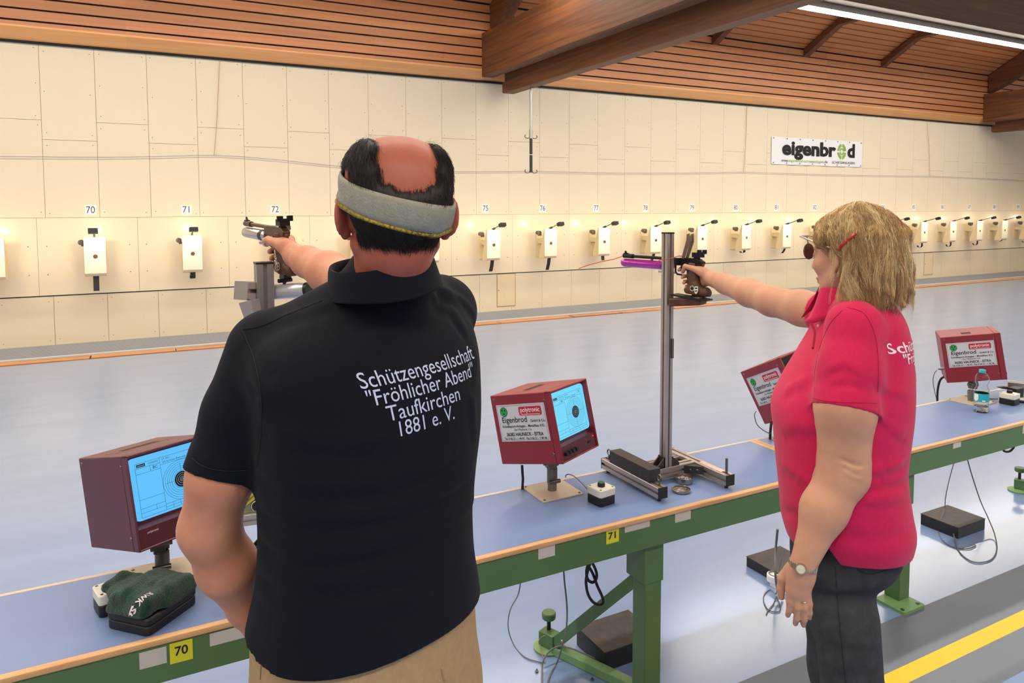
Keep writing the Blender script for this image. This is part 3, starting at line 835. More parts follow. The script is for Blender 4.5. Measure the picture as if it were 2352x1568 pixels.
button_box('cream and black push-button box with a black button beside the water bottle', (4.115, 2.135), 0.10, M_blk)
def cable(name, pts, r, m, label, cat='cable', n=7, smooth=True):
    """smooth cable through world points"""
    P = [np.asarray(p, float) for p in pts]
    out = []
    Q = [2*P[0]-P[1]]+P+[2*P[-1]-P[-2]]
    for i in range(1, len(Q)-2):
        for s in range(6):
            u = s/6
            a, b_, c, d = Q[i-1], Q[i], Q[i+1], Q[i+2]
            out.append(0.5*((2*b_)+(-a+c)*u+(2*a-5*b_+4*c-d)*u*u+(-a+3*b_-3*c+d)*u**3))
    out.append(P[-1])
    b = MB(); b.tube([tuple(p) for p in out], r, n)
    return tag(b.build(name, m), label, cat)
TS = TZ+0.003
def tz(px): return [at_z(u, v, TS) for (u, v) in px]
cable('button_cable', [at_z(1358, 1133, TZ+0.02), at_z(1342, 1115, TZ+0.02), at_z(1322, 1096, TZ+0.02), at_z(1308, 1089, TZ+0.016), at_z(1300, 1091, TZ+0.01), at_z(1299, 1096, TS)], 0.0022, M_cgry, 'thin grey cable from the green push-button box over the blue tabletop')
cable('button_cable', [at_z(2292, 916, TZ+0.02), at_z(2282, 916, TZ+0.006), at_z(2270, 915, TS), at_z(2262, 913, TS)], 0.0022, M_cblk, 'short black cable from the black-buttoned box behind the bottle')
# ================================================================== pistol rests made of aluminium profile
M_prof = mat('aluminium_profile', (186, 176, 168), 0.36, metal=0.75, var=0.04, scale=25)
M_profd = mat('profile_groove', (62, 56, 52), 0.6)
M_iron = mat('black_iron_weight', (66, 60, 56), 0.5, metal=0.3, var=0.12, scale=30)
M_emb0 = mat('badge_cream', (226, 220, 190), 0.4)
M_dwood = wood('rest_walnut', (58, 34, 24), (104, 62, 42), grain=(3, 14, 14), rough=0.45)
def profile(mb, A, B, w, up=(0, 0, 1), slot=True):
    """grooved square profile bar from A to B"""
    A = Vector(A); B = Vector(B); x = (B-A).normalized(); u = Vector(up); u = (u-x*u.dot(x)).normalized(); v = x.cross(u)
    h = w/2; s = w*0.11; d = w*0.22
    q = []
    for k in range(4):
        a = k*PI/2; ca, sa = math.cos(a), math.sin(a)
        for (p0, p1) in ((h*0.92, -h), (h, -h*0.92), (h, -s), (h-d, -s), (h-d, s), (h, s), (h, h*0.92)):
            q.append((p0*ca-p1*sa, p0*sa+p1*ca))
    n = len(q)
    vs = [A+u*p[0]+v*p[1] for p in q]+[B+u*p[0]+v*p[1] for p in q]
    fs = [(i, (i+1) % n, (i+1) % n+n, i+n) for i in range(n)]
    mb.add(vs, fs)
    # solid core and end faces
    for P, sg in ((A, -1), (B, 1)):
        k = len(mb.v); mb.add([P+u*a+v*b for (a, b) in ((h, h), (h, -h), (-h, -h), (-h, h))], [(0, 1, 2, 3)])
    return mb
def rest(label, x, pole_w, pole_top, dx, group, with_block=True, holder='wood', front=True):
    t = thing('pistol_rest', label, 'pistol rest', (x, 2.15, TZ), group=group)
    z0, w = 0.034, 0.040
    xl, xr = -0.150+dx, 0.150+dx
    for i, (xx, ya, yb) in enumerate(((xl, -0.165-(0 if with_block else .052), 0.185), (xr, -0.188, 0.15))):
        b = MB(); profile(b, (xx, ya, z0), (xx, yb, z0), w); rl = b.build('base_rail', M_prof, t)
        for yy in (ya, yb):
            b = MB(); s = -1 if yy == ya else 1
            b.box((xx, yy+s*0.0015, z0), (w*1.02, 0.003, w*1.02)); b.build('end_cap', M_blk, rl)
            b = MB(); b.cyl((xx+(0.0 if i else 0.0), yy-s*0.018, 0.0), (xx, yy-s*0.018, 0.016), 0.007, n=12); b.build('foot', M_blk, rl)
    b = MB(); profile(b, (xl+w/2, 0.0, z0), (xr-w/2, 0.0, z0), w); b.build('cross_rail', M_prof, t)
    b = MB(); profile(b, (xl+w/2, 0.085, z0), (xr-w/2, 0.085, z0), w*0.6); b.build('cross_rail', M_prof, t)
    b = MB(); profile(b, (0, 0, z0+0.0205), (0, 0, pole_top-TZ), pole_w, up=(1, 0, 0)); po = b.build('pole', M_prof, t)
    b = MB(); b.box((0, 0, pole_top-TZ+0.002), (pole_w*1.03, pole_w*1.03, 0.005)); b.build('pole_cap', M_blk, po)
    b = MB()
    b.prism([(-pole_w/2-0.045, z0+0.02), (-pole_w/2, z0+0.02), (-pole_w/2, z0+0.062)], 'y', -0.018, -0.013); b.prism([(-pole_w/2-0.045, z0+0.02), (-pole_w/2, z0+0.02), (-pole_w/2, z0+0.062)], 'y', 0.013, 0.018)
    b.bb(-pole_w/2-0.045, -pole_w/2, -0.018, 0.018, z0+0.019, z0+0.024); b.bb(-pole_w/2-0.005, -pole_w/2, -0.018, 0.018, z0+0.02, z0+0.062)
    b.prism([(0.0175, z0+0.02), (0.055, z0+0.02), (0.055, z0+0.03), (0.0175, z0+0.06)], 'y', -0.016, 0.016)
    b.build('corner_bracket', M_iron, t)
    b = MB(); b.prism([(xr-0.075, -0.0205), (xr-w/2, -0.0205), (xr-w/2, -0.070)], 'z', z0-0.015, z0+0.015); b.build('rail_bracket', M_iron, t)
    for k in range(2):
        b = MB(); b.sphere((xr-0.055+0.018*k, -0.0335-0.019*k, z0), 0.006, 8, 6); b.build('bracket_screw', M_bolt, t)
    if with_block:
        b = MB(); b.box((xl+0.008, 0.012, z0+w/2+0.024), (0.052, 0.245, 0.048)); wt = b.build('iron_weight', M_iron, t, bevel=0.002)
        for yy in (-0.142, 0.168):
            b = MB(); b.cyl((xl+0.004, yy, z0+0.02), (xl+0.004, yy, z0+0.034), 0.004, n=8); b.ring((xl+0.004, yy, z0+0.046), 0.011, 0.003, axis='x', n=16, k=6); b.build('eye_bolt', M_bolt, t)
        b = MB(); b.cyl((xr+0.005, -0.165, z0+0.02), (xr+0.005, -0.165, z0+0.075), 0.005, n=10); b.build('clamp_pin', M_bolt, t)
        b = MB(); b.bb(xr-0.012, xr+0.014, -0.15, -0.03, z0+w/2, z0+w/2+0.001); b.build('paper_tag', mat('paper_tag', (236, 214, 204), 0.6, rgb2=(226, 150, 140), scale=60), t)
        b = MB(); b.box((pole_w*0.3, -pole_w/2-0.003, 0.515), (0.010, 0.006, 0.075)); ck = b.build('slide_clip', M_bolt, t)
    return t
gw = 'pistol rests standing on the firing tables'
rw = rest('tall aluminium pistol rest with black iron weight in front of the woman', 1.795, 0.034, 1.652, 0.0, gw)
# walnut pad and plate carried by the pole under the grip
def pxw(o, pts): return [Vector(p)-WM[o].translation for p in pts]
b = MB(); A = at_depth(1543, 693, 2.74); B = at_depth(1616, 690, 2.66); dd = Vector(B-A)
q = dd.to_track_quat('X', 'Z').to_matrix()
b.box(Vector((A+B)/2)-WM[rw].translation, (dd.length, 0.06, 0.030), q); b.build('walnut_pad', M_dwood, rw, bevel=0.005)
b = MB(); A = at_depth(1549, 676, 2.73); B = at_depth(1629, 689, 2.63); dd = Vector(B-A); q = dd.to_track_quat('X', 'Z').to_matrix()
b.box(Vector((A+B)/2)-WM[rw].translation, (dd.length, 0.05, 0.006), q); b.build('pad_plate', M_blk, rw)
rm = rest('aluminium pistol rest with thick square post, mostly hidden behind the man', 0.327, 0.048, 1.594, 0.035, gw, with_block=False)
b = MB(); A = at_depth(553, 667, 2.02); B = at_depth(602, 668, 2.09); profile(b, pxw(rm, [A])[0], pxw(rm, [B])[0], 0.052); b.build('side_block', M_prof, rm)
b = MB(); A = at_depth(612, 672, 2.10); B = at_depth(704, 665, 2.06); b.cyl(*pxw(rm, [A, B]), 0.0215, n=24); tb_ = b.build('cross_tube', mat('white_tube', (214, 212, 214), 0.3, metal=0.4), rm)
b = MB(); A = at_depth(704, 665, 2.06); B = at_depth(711, 664.5, 2.057); b.cyl(*pxw(rm, [A, B]), 0.022, n=24); b.build('tube_cap', M_blk, tb_)
b = MB(); A = at_depth(572, 690, 2.0); B = at_depth(590, 760, 2.0); b.cyl(*pxw(rm, [A, B]), 0.028, 0.02, n=4); b.build('gusset', M_prof, rm)
# braced plate with a sticker low on that rest, seen between the man's arm and side
def quad_plate(name, px, zc, th_, m, parent):
    P = [Vector(at_depth(u, v, zc)) for (u, v) in px]; n = (P[1]-P[0]).cross(P[2]-P[0]).normalized()*th_
    b = MB(); k = len(P); b.add(P+[p+n for p in P], [tuple(range(k)), tuple(range(2*k-1, k-1, -1))]+[(i, (i+1) % k, (i+1) % k+k, i+k) for i in range(k)])
    return b.build(name, m, parent, world=True)
b = MB(); profile(b, at_depth(530, 1196, 1.96), at_depth(640, 1180, 1.96), 0.030); b.build('lower_bar', M_prof, rm, world=True)
b = MB(); profile(b, at_depth(536, 1126, 2.0), at_depth(640, 1104, 2.0), 0.022); b.build('upper_bar', M_prof, rm, world=True)
quad_plate('brace_plate', [(545, 1176), (640, 1164), (640, 1075), (604, 1100), (550, 1150)], 1.975, 0.003, mat('plate_olive', (150, 152, 112), 0.5, rgb2=(120, 130, 96), scale=30), rm)
sk = quad_plate('yellow_sticker', [(553, 1158), (562, 1165), (600, 1134), (591, 1121)], 1.970, 0.001, mat('sticker_yellow', (196, 182, 70), 0.5), rm)
b = MB(); A = Vector(at_depth(563, 1154, 1.968)); B = Vector(at_depth(592, 1130, 1.968)); add_text(b, 'Taufkirchen', 0.011, frame((A+B)/2, B-A, (0, 0, 1)), width=0.042); b.build('sticker_print', M_ink, sk, world=True)
b = MB(); c_ = Vector(at_depth(590, 1163, 1.968)); dv = Vector(CAMM[2]); b.cyl(c_, c_+dv*.003, 0.017, n=24); bd = b.build('round_badge', M_ink, rm, world=True)
b = MB(); b.tube([c_+Vector(CAMM[0])*.0145*math.cos(a)+Vector(CAMM[1])*.0145*math.sin(a) for a in np.linspace(0, 2*PI, 25)[:-1]], .0012, 6, closed=True); b.build('badge_rim', M_emb0, bd, world=True)
# rest seen at the right picture edge on the far table
t = thing('pistol_rest', 'aluminium profile piece with black block lying behind the right push-button box', 'pistol rest', (4.42, 2.22, TZ), group=gw)
b = MB(); profile(b, pxw(t, [at_depth(2314, 886, 4.05)])[0], pxw(t, [at_depth(2420, 896, 3.945)])[0], 0.055); b.build('profile_bar', M_prof, t)
b = MB(); b.box(Vector(at_depth(2332, 900, 3.93))-WM[t].translation, (0.07, 0.05, 0.05)); b.build('block', M_blk, t, bevel=0.003)
b = MB(); b.cyl(*pxw(t, [at_depth(2300, 889, 4.03), at_depth(2316, 891, 4.05)]), 0.008, n=12); b.cyl(*pxw(t, [at_depth(2288, 888, 4.02), at_depth(2300, 889, 4.03)]), 0.001, 0.007, n=12); b.build('pointed_pin', M_bolt, t)
tg = thing('tin', 'flat grey tin with black rim at the right picture edge', 'tin', tuple(at_z(2343, 922, TZ)))
b = MB(); b.lathe([(0.0, 0.0), (0.034, 0.0), (0.036, 0.003), (0.036, 0.013)], n=28); b.build('tin_bottom', M_blk, tg)
b = MB(); b.lathe([(0.037, 0.013), (0.037, 0.021), (0.035, 0.022), (0.0, 0.022)], n=28); b.build('tin_lid', mat('tin_grey', (190, 186, 178), 0.35, metal=0.6), tg)

# ================================================================== pellet tin, its lid, bottle, case and towel
M_tin = mat('tin_metal', (168, 160, 152), 0.25, metal=0.95)
M_lead = mat('lead_pellets', (176, 172, 168), 0.3, metal=0.9)
pc = at_z(1571, 1107, TZ)
t = thing('pellet_tin', 'open round pellet tin full of lead pellets on the blue table', 'tin', tuple(pc))
b = MB(); b.lathe([(0.0, 0.001), (0.031, 0.001), (0.033, 0.003), (0.033, 0.021), (0.0338, 0.022), (0.0322, 0.0225), (0.0315, 0.021), (0.0315, 0.006), (0.0, 0.006)], n=36); b.build('tin_body', M_tin, t)
# one heap of pellets: nobody could count it
b = MB(); r_ = random.Random(3)
b.lathe([(0.0305, 0.006), (0.0305, 0.010), (0.02, 0.013), (0.0, 0.014)], n=24)
for i in range(110):
    a = r_.uniform(0, 2*PI); rr = 0.028*math.sqrt(r_.random())
    b.sphere((rr*math.cos(a), rr*math.sin(a), 0.0125+r_.uniform(0, .0035)-0.003*(rr/0.03)**2), 0.0027, 7, 5)
pe = b.build('pellets', M_lead, t); pe['kind'] = 'stuff'
lc = at_z(1564.5, 1128, TZ)
t = tag(MB().lathe([(0.0, 0.001), (0.033, 0.001), (0.0345, 0.003), (0.0345, 0.010), (0.0338, 0.0105), (0.0332, 0.010), (0.033, 0.004), (0.028, 0.0028), (0.0, 0.0036)], lc, n=36).build('loose_lid', M_tin), 'shiny upturned tin lid lying in front of the pellet tin', 'lid')
bc = at_z(2253, 945, TZ)
t = thing('water_bottle', 'clear plastic water bottle with turquoise cap and label on the right table', 'bottle', tuple(bc))
M_pet = mat('clear_plastic', (250, 252, 252), 0.04, trans=1.0, ior=1.25, spec=0.6)
M_cap = mat('cap_turquoise', (40, 176, 180), 0.4)
M_lbl = mat('bottle_label', (44, 180, 190), 0.4, var=0.1, scale=14)
M_water = mat('water', (252, 254, 255), 0.0, trans=1.0, ior=1.33)
hb = 0.225
prof = [(0.0, 0.004), (0.018, 0.002), (0.030, 0.0), (0.033, 0.006), (0.0335, 0.03), (0.031, 0.04), (0.0335, 0.05), (0.0335, 0.105), (0.032, 0.118), (0.026, 0.132), (0.0245, 0.140), (0.030, 0.152), (0.0335, 0.166), (0.032, 0.182), (0.024, 0.196), (0.0145, 0.204), (0.0135, 0.207)]
inner = [(max(0, r-0.0012), z+(0.001 if i < 3 else 0)) for i, (r, z) in enumerate(prof)]
b = MB(); b.lathe(prof+inner[::-1], n=36); b.build('bottle_body', M_pet, t)
b = MB(); b.lathe([(0.0145, 0.203), (0.0155, 0.204), (0.0155, 0.217), (0.0145, 0.2185), (0.0, 0.2185)], n=28); b.build('screw_cap', M_cap, t)
b = MB(); b.lathe([(0.0339, 0.056), (0.0341, 0.057), (0.0341, 0.098), (0.0339, 0.099)], n=36)
keep = [i for i, f in enumerate(b.f) if len(f) == 4]
b.f = [b.f[i] for i in keep]; b.mi = [0]*len(b.f); b.build('paper_label', M_lbl, t)
a0 = math.atan2(-1, -1.6)
b = MB()
for (h0, h1, da0, da1) in ((0.062, 0.095, -1.15, -0.45), (0.060, 0.066, 0.05, 0.5)):
    for i in range(8):
        A0 = a0+da0+(da1-da0)*i/8; A1 = a0+da0+(da1-da0)*(i+1)/8
        k = math.sin(PI*(i+.5)/8)*0.012 if h1 > 0.09 else 0
        b.add([(0.0344*math.cos(A0), 0.0344*math.sin(A0), h0+0.008-k if h1 > .09 else h0), (0.0344*math.cos(A1), 0.0344*math.sin(A1), h0+0.008-k if h1 > .09 else h0), (0.0344*math.cos(A1), 0.0344*math.sin(A1), h1), (0.0344*math.cos(A0), 0.0344*math.sin(A0), h1)], [(0, 1, 2, 3)])
b.build('label_panel', M_plate, t)
b = MB(); b.lathe([(0.0, 0.006), (0.029, 0.003), (0.0316, 0.008), (0.0318, 0.03), (0.0, 0.03)], n=32); b.build('water', M_water, t)

ca_ = math.atan2(0.117, 0.12)
t = thing('pistol_case', 'small black hard case lying under the green towel', 'case', (0.016, 2.037, TZ), (0, 0, ca_))
b = MB(); b.rbox((0, 0, 0.012), (0.168, 0.135, 0.024), 0.016); b.build('case_bottom', M_blk, t, bevel=0.004)
b = MB(); b.rbox((0, 0, 0.0345), (0.170, 0.137, 0.021), 0.016); b.build('case_lid', M_blk, t, bevel=0.006)
# screws lying on the floor
for (u, v, lab) in ((1233, 1543, 'small loose steel screw on the blue floor left of the trestle foot bar'), (1360, 1562, 'small loose steel screw on the floor at the bottom picture edge')):
    p = at_z(u, v, 0)
    tag(MB().lathe([(0.0, 0.001), (0.006, 0.001), (0.007, 0.003), (0.006, 0.006), (0.003, 0.007), (0.003, 0.013), (0.0, 0.0135)], p, n=14).build('floor_screw', M_bolt), lab, 'screw')

# ================================================================== black foot boxes on the floor, cables
M_btopb = mat('foot_box_top', (72, 64, 60), 0.5, var=0.15, scale=20, bump=0.1, bscale=60, rgb2=(52, 46, 44))
M_bside = mat('foot_box_side', (20, 20, 23), 0.35)
M_bdirt = mat('foot_box_dusty', (66, 58, 54), 0.55, rgb2=(44, 39, 37), scale=14, bump=0.25, bscale=40)
def foot_box(label, c, s, yaw, top):
    t = thing('foot_box', label, 'foot box', (c[0], c[1], 0), (0, 0, yaw), group='black boxes on the floor behind the tables')
    b = MB(); b.box((0, 0, (s[2]-0.004)/2), (s[0], s[1], s[2]-0.004)); b.build('box_body', M_bside, t, bevel=0.003)
    b = MB(); b.box((0, 0, s[2]-0.002), (s[0]+0.002, s[1]+0.002, 0.004)); b.build('top_plate', top, t, bevel=0.001)
    return t
fb1 = foot_box('dusty black box on the floor behind the green trestle leg in the centre', (1.652, 2.262), (0.255, 0.195, 0.078), 0.0, M_bdirt)
foot_box('black box on the floor under the right table, cables beside it', (3.927, 2.30), (0.245, 0.205, 0.062), 0.0, M_btopb)
foot_box('black box on the floor behind the woman', (2.72, 2.415), (0.23, 0.19, 0.05), 0.0, M_btopb)
r_ = random.Random(11)
fl = lambda u, v, h=0.004: at_z(u, v, h)
cable('floor_cable', [at_y(1197, 1325, 2.28), at_y(1190, 1365, 2.3), fl(1172, 1400, .14), fl(1167, 1440, .06), fl(1180, 1480), fl(1205, 1508), fl(1240, 1520), fl(1252, 1519)], 0.0022, M_cgry, 'thin grey cable curving down to the floor, nearest the man')
cable('floor_cable', [at_y(1294, 1290, 2.2), at_y(1296, 1330, 2.2), at_y(1302, 1390, 2.2), at_y(1301, 1440, 2.18), at_y(1292, 1480, 2.16), fl(1280, 1520, .02), fl(1264, 1550), fl(1250, 1600)], 0.0032, M_cgry, 'dark grey cable hanging from the rail to the floor before the trestle brace')
cable('floor_cable', [fl(1366, 1512, .03), fl(1340, 1500, .05), fl(1310, 1488, .06), fl(1285, 1483, .06), fl(1262, 1495, .05), fl(1249, 1515, .03), fl(1245, 1540), fl(1246, 1610)], 0.0032, M_cgry, 'grey cable looping from the dusty black box over the foot pad')
cable('floor_cable', [fl(1290, 1470, .10), fl(1296, 1480, .08), fl(1306, 1486, .06), fl(1318, 1490, .05)], 0.0026, M_paper, 'short whitish wire end at the foot of the trestle brace')
cable('floor_cable', [fl(1262, 1457, .08), fl(1245, 1462, .06), fl(1237, 1475, .03), fl(1242, 1495, .02), fl(1250, 1512), fl(1252, 1522)], 0.0018, M_tan, 'thin tan wire lying over the green foot pad')
yk = 2.08
def lp(px): return [at_y(u, v, yk) for (u, v) in px]
cable('cable_bundle', lp([(1342, 1283), (1352, 1300), (1362, 1318), (1372, 1345), (1384, 1372), (1384, 1385), (1374, 1388), (1360, 1380), (1350, 1362), (1346, 1335), (1350, 1310), (1356, 1290), (1354, 1278)])+[at_y(u, v, yk-0.012) for (u, v) in ((1352, 1290), (1347, 1312), (1350, 1330), (1360, 1337), (1369, 1330), (1370, 1315), (1362, 1295), (1352, 1281))], 0.0052, M_cblk, 'thick black cable looped and hanging under the table rail', n=9)
cable('cable_bundle', [at_y(u, v, 2.2) for (u, v) in ((2282, 1022), (2296, 1026), (2304, 1028), (2308, 1020), (2305, 1034), (2316, 1037), (2326, 1030), (2332, 1016), (2335, 1004))], 0.006, M_cblk, 'thick black cable loop under the right table rail', n=9)
cable('floor_cable', [at_y(2195, 1050, 2.25), at_y(2182, 1095, 2.28), at_y(2172, 1140, 2.32), at_y(2170, 1165, 2.38), at_z(2163, 1188, .064), at_z(2157, 1200, .03), fl(2154, 1215), fl(2162, 1236), fl(2180, 1252), fl(2200, 1258), fl(2225, 1260), fl(2240, 1254), fl(2238, 1250), fl(2228, 1254), fl(2205, 1259)], 0.0022, M_cgry, 'thin grey cable crossing the right black floor box')
cable('floor_cable', [at_y(2219, 1043, 2.25), at_y(2232, 1090, 2.25), fl(2252, 1150, .13), fl(2270, 1190, .06), fl(2284, 1225, .02), fl(2290, 1258), fl(2282, 1280), fl(2262, 1290), fl(2235, 1290), fl(2212, 1276), fl(2200, 1260), fl(2195, 1245), fl(2190, 1226, .02)], 0.003, M_cgry, 'grey cable making a wide loop on the floor right of the black box')
# socket block and cables on the floor just behind the woman's hips
t = thing('socket_block', 'white round socket block on the floor behind the woman', 'socket', tuple(at_z(1795, 1352, 0)))
b = MB(); b.rbox((0.0, 0.0, 0.012), (0.05, 0.10, 0.024), 0.008); b.lathe([(0.036, 0.0), (0.036, 0.03), (0.03, 0.034), (0.022, 0.028), (0.0, 0.026)], (0.0, 0.04, 0.02), n=24); b.build('socket_body', M_plate, t, bevel=0.002)
b = MB(); b.ring((0, 0.04, 0.052), 0.026, 0.004, n=20, k=6); b.build('socket_ring', M_cgry, t)
cable('floor_cable', [at_y(1786, 1215, 2.3), at_y(1782, 1260, 2.31), fl(1781, 1310, .13), fl(1784, 1345, .05), fl(1792, 1365, .03), fl(1797, 1357, .026)], 0.0055, M_cgry, 'thick grey cable running down to the white socket block')
cable('floor_cable', [at_y(1802, 1262, 2.3), fl(1794, 1290, .12), fl(1788, 1320, .06), fl(1783, 1362, .02), fl(1770, 1354), fl(1756, 1364), fl(1754, 1380), fl(1765, 1400), fl(1785, 1405), fl(1793, 1398), fl(1790, 1385), fl(1783, 1370), fl(1776, 1388), fl(1764, 1402), fl(1760, 1412)], 0.0022, M_cgry, 'thin grey cable tangled on the floor before the white socket block')
cable('monitor_cable', [at_depth(1199, 1068, 2.66), at_depth(1200, 1085, 2.66), at_depth(1201, 1100, 2.68), at_depth(1200, 1117, 2.70), at_depth(1200, 1140, 2.72)], 0.005, M_cblk, 'black taped cable hanging behind the centre monitor')
cable('monitor_cable', [at_depth(2173, 862, 4.1), at_depth(2160, 872, 4.12), at_depth(2154, 895, 4.15), at_depth(2153, 923, 4.2), at_depth(2153, 960, 4.25)], 0.006, M_cblk, 'thick black cable hanging behind the right monitor')
cable('monitor_cable', [at_depth(2152, 850, 4.14), at_depth(2146, 858, 4.14), at_depth(2143, 875, 4.15), at_depth(2147, 900, 4.16), at_depth(2152, 920, 4.2), at_depth(2153, 940, 4.22)], 0.0022, M_cgry, 'thin grey cable hanging behind the right monitor')
cable('monitor_cable', [at_depth(1772, 968, 3.25), at_depth(1770, 985, 3.25), at_depth(1769, 1000, 3.27), at_depth(1769, 1040, 3.3)], 0.006, M_cblk, 'thick black cable below the tilted monitor beside the woman')
cable('monitor_cable', [at_depth(1737, 944, 3.2), at_depth(1733, 953, 3.2), at_depth(1738, 973, 3.22), at_depth(1752, 987, 3.24), at_depth(1769, 996, 3.26)], 0.0022, M_cgry, 'thin grey cable below the tilted monitor beside the woman')
# ================================================================== bodies: smooth fields turned into one continuous mesh
class Field:
    def __init__(self, lo, hi, h):
        self.h = h; self.lo = np.array(lo, float)
        self.n = np.ceil((np.array(hi)-self.lo)/h).astype(int)+1
        self.F = np.full(self.n, 0.06, np.float32)
    def _reg(self, lo, hi):
        a = np.maximum(0, np.floor((np.array(lo)-self.lo)/self.h).astype(int))
        b = np.minimum(self.n, np.ceil((np.array(hi)-self.lo)/self.h).astype(int)+1)
        if np.any(b <= a): return None
        sl_ = tuple(slice(i, j) for i, j in zip(a, b))
        ax = [self.lo[k]+self.h*np.arange(a[k], b[k]) for k in range(3)]
        P = np.stack(np.meshgrid(*ax, indexing='ij'), -1).astype(np.float32)
        return sl_, P
    def comb(self, sl_, d, k, op):
        A = self.F[sl_]
        if op == 'add':
            if k <= 0: self.F[sl_] = np.minimum(A, d)
            else:
                h = np.clip(0.5+0.5*(A-d)/k, 0, 1); self.F[sl_] = A*(1-h)+d*h-k*h*(1-h)
        else:                                                       # carve away
            d = -d
            if k <= 0: self.F[sl_] = np.maximum(A, d)
            else:
                h = np.clip(0.5-0.5*(A-d)/k, 0, 1); self.F[sl_] = A*(1-h)+d*h+k*h*(1-h)
    def cone(self, a, b, r1, r2, k=0.01, op='add', flat=None):
        """tapered round bar; flat=(direction, factor): thinner along that direction"""
        a = np.asarray(a, np.float32); b = np.asarray(b, np.float32)
        m = max(r1, r2)*(max(1, 1/flat[1]) if flat and flat[1] < 1 else 1)+k+0.035
        g = self._reg(np.minimum(a, b)-m, np.maximum(a, b)+m)
        if g is None: return self
        sl_, P = g
        ba = b-a; L2 = float(ba @ ba)+1e-12
        pa = P-a
        t = np.clip(pa @ ba/L2, 0, 1)
        q = pa-t[..., None]*ba
        if flat:
            f = np.asarray(flat[0], np.float32); f = f/np.linalg.norm(f)
            c = q @ f
            q = q+(c*(1/flat[1]-1))[..., None]*f
        d = np.linalg.norm(q, axis=-1)-(r1+(r2-r1)*t)
        if flat: d = d*min(1, flat[1])**0.5
        self.comb(sl_, d, k, op); return self
    def chain(self, pts, rs, k=0.01, **kw):
        for i in range(len(pts)-1): self.cone(pts[i], pts[i+1], rs[i], rs[i+1], k, **kw)
        return self
    def ell(self, c, r, k=0.01, R=None, op='add'):
        c = np.asarray(c, np.float32); r = np.asarray(r, np.float32)
        m = float(max(r))+k+0.035
        g = self._reg(c-m, c+m)
        if g is None: return self
        sl_, P = g
        q = P-c
        if R is not None: q = q @ np.asarray(R, np.float32)         # columns of R: local axes in the world
        k0 = np.linalg.norm(q/r, axis=-1); k1 = np.linalg.norm(q/(r*r), axis=-1)+1e-9
        d = k0*(k0-1.0)/k1
        self.comb(sl_, d, k, op); return self
    def loft(self, secs, k=0.02, op='add', e=2.3, grow=0.0):
        """upright lofted trunk; sections (z, cx, cy, half width, half depth, turn angle) from low to high"""
        S = np.array(secs, float); m = max(S[:, 3].max(), S[:, 4].max())+0.05+grow
        g = self._reg((S[:, 1].min()-m, S[:, 2].min()-m, S[0, 0]-0.05), (S[:, 1].max()+m, S[:, 2].max()+m, S[-1, 0]+0.05))
        if g is None: return self
        sl_, P = g
        zs = P[0, 0, :, 2]
        # smooth interpolation of the sections along z
        def ip(c):
            x = S[:, 0]; y = S[:, c]; mth = np.gradient(y, x)
            i = np.clip(np.searchsorted(x, zs)-1, 0, len(x)-2); h = x[i+1]-x[i]; u = np.clip((zs-x[i])/h, 0, 1)
            return (y[i]*(1+2*u)*(1-u)**2+mth[i]*h*u*(1-u)**2+y[i+1]*u*u*(3-2*u)+mth[i+1]*h*u*u*(u-1))
        cx, cy, a, b, th = ip(1), ip(2), ip(3)+grow, ip(4)+grow, ip(5)
        X = P[..., 0]-cx; Y = P[..., 1]-cy
        co, si = np.cos(th), np.sin(th)
        u = X*co+Y*si; v = -X*si+Y*co
        rr = (np.abs(u/a)**e+np.abs(v/b)**e)**(1/e)
        rad = np.sqrt(u*u+v*v)
        d = np.where(rr > 1e-4, rad*(1-1/np.maximum(rr, 1e-4)), -np.minimum(a, b))
        d = np.maximum(d, -np.minimum(a, b))
        dz = np.maximum(S[0, 0]-zs, zs-S[-1, 0])
        d = np.maximum(d, dz)
        self.comb(sl_, d.astype(np.float32), k, op); return self
    def cut(self, p, n, k=0.0):
        """throw away what lies on the side of p that n points to"""
        P0 = np.asarray(p, float); n = np.asarray(n, float); n = n/np.linalg.norm(n)
        ax = [self.lo[i]+self.h*np.arange(self.n[i]) for i in range(3)]
        d = ((ax[0][:, None, None]-P0[0])*n[0]+(ax[1][None, :, None]-P0[1])*n[1]+(ax[2][None, None, :]-P0[2])*n[2]).astype(np.float32)
        self.F = np.maximum(self.F, d); return self
    def bump(self, a, b, amp, w):
        """raise (amp>0) or sink a soft ridge along a-b"""
        a = np.asarray(a, np.float32); b = np.asarray(b, np.float32); m = 3*w
        g = self._reg(np.minimum(a, b)-m, np.maximum(a, b)+m)
        if g is None: return self
        sl_, P = g
        ba = b-a; t = np.clip((P-a) @ ba/(float(ba @ ba)+1e-12), 0, 1)
        d = np.linalg.norm(P-a-t[..., None]*ba, axis=-1)
        s = np.sin(np.pi*np.clip(t, 0.04, 0.96))**0.6
        self.F[sl_] -= (amp*s*np.exp(-(d/w)**2)).astype(np.float32); return self
    def wedge(self, tri, zmax):
        """cut the notch seen through a triangle of pixels, down to depth zmax"""
        c = [at_depth(u, v, zmax-.1) for (u, v) in tri]; lo = np.min(c, 0)-.12; hi = np.max(c, 0)+.12
        sl_, P = self._reg(lo, hi); q = P-CAMC; r = [ray(u, v) for (u, v) in tri]; cen = sum(r)
        d = q @ CAMM[2]-zmax
        for i in range(3):
            n = np.cross(r[i], r[(i+1) % 3]); n /= np.linalg.norm(n)
            if n @ cen > 0: n = -n
            d = np.maximum(d, q @ n)
        self.comb(sl_, d.astype(np.float32), 0.0, 'sub'); return self
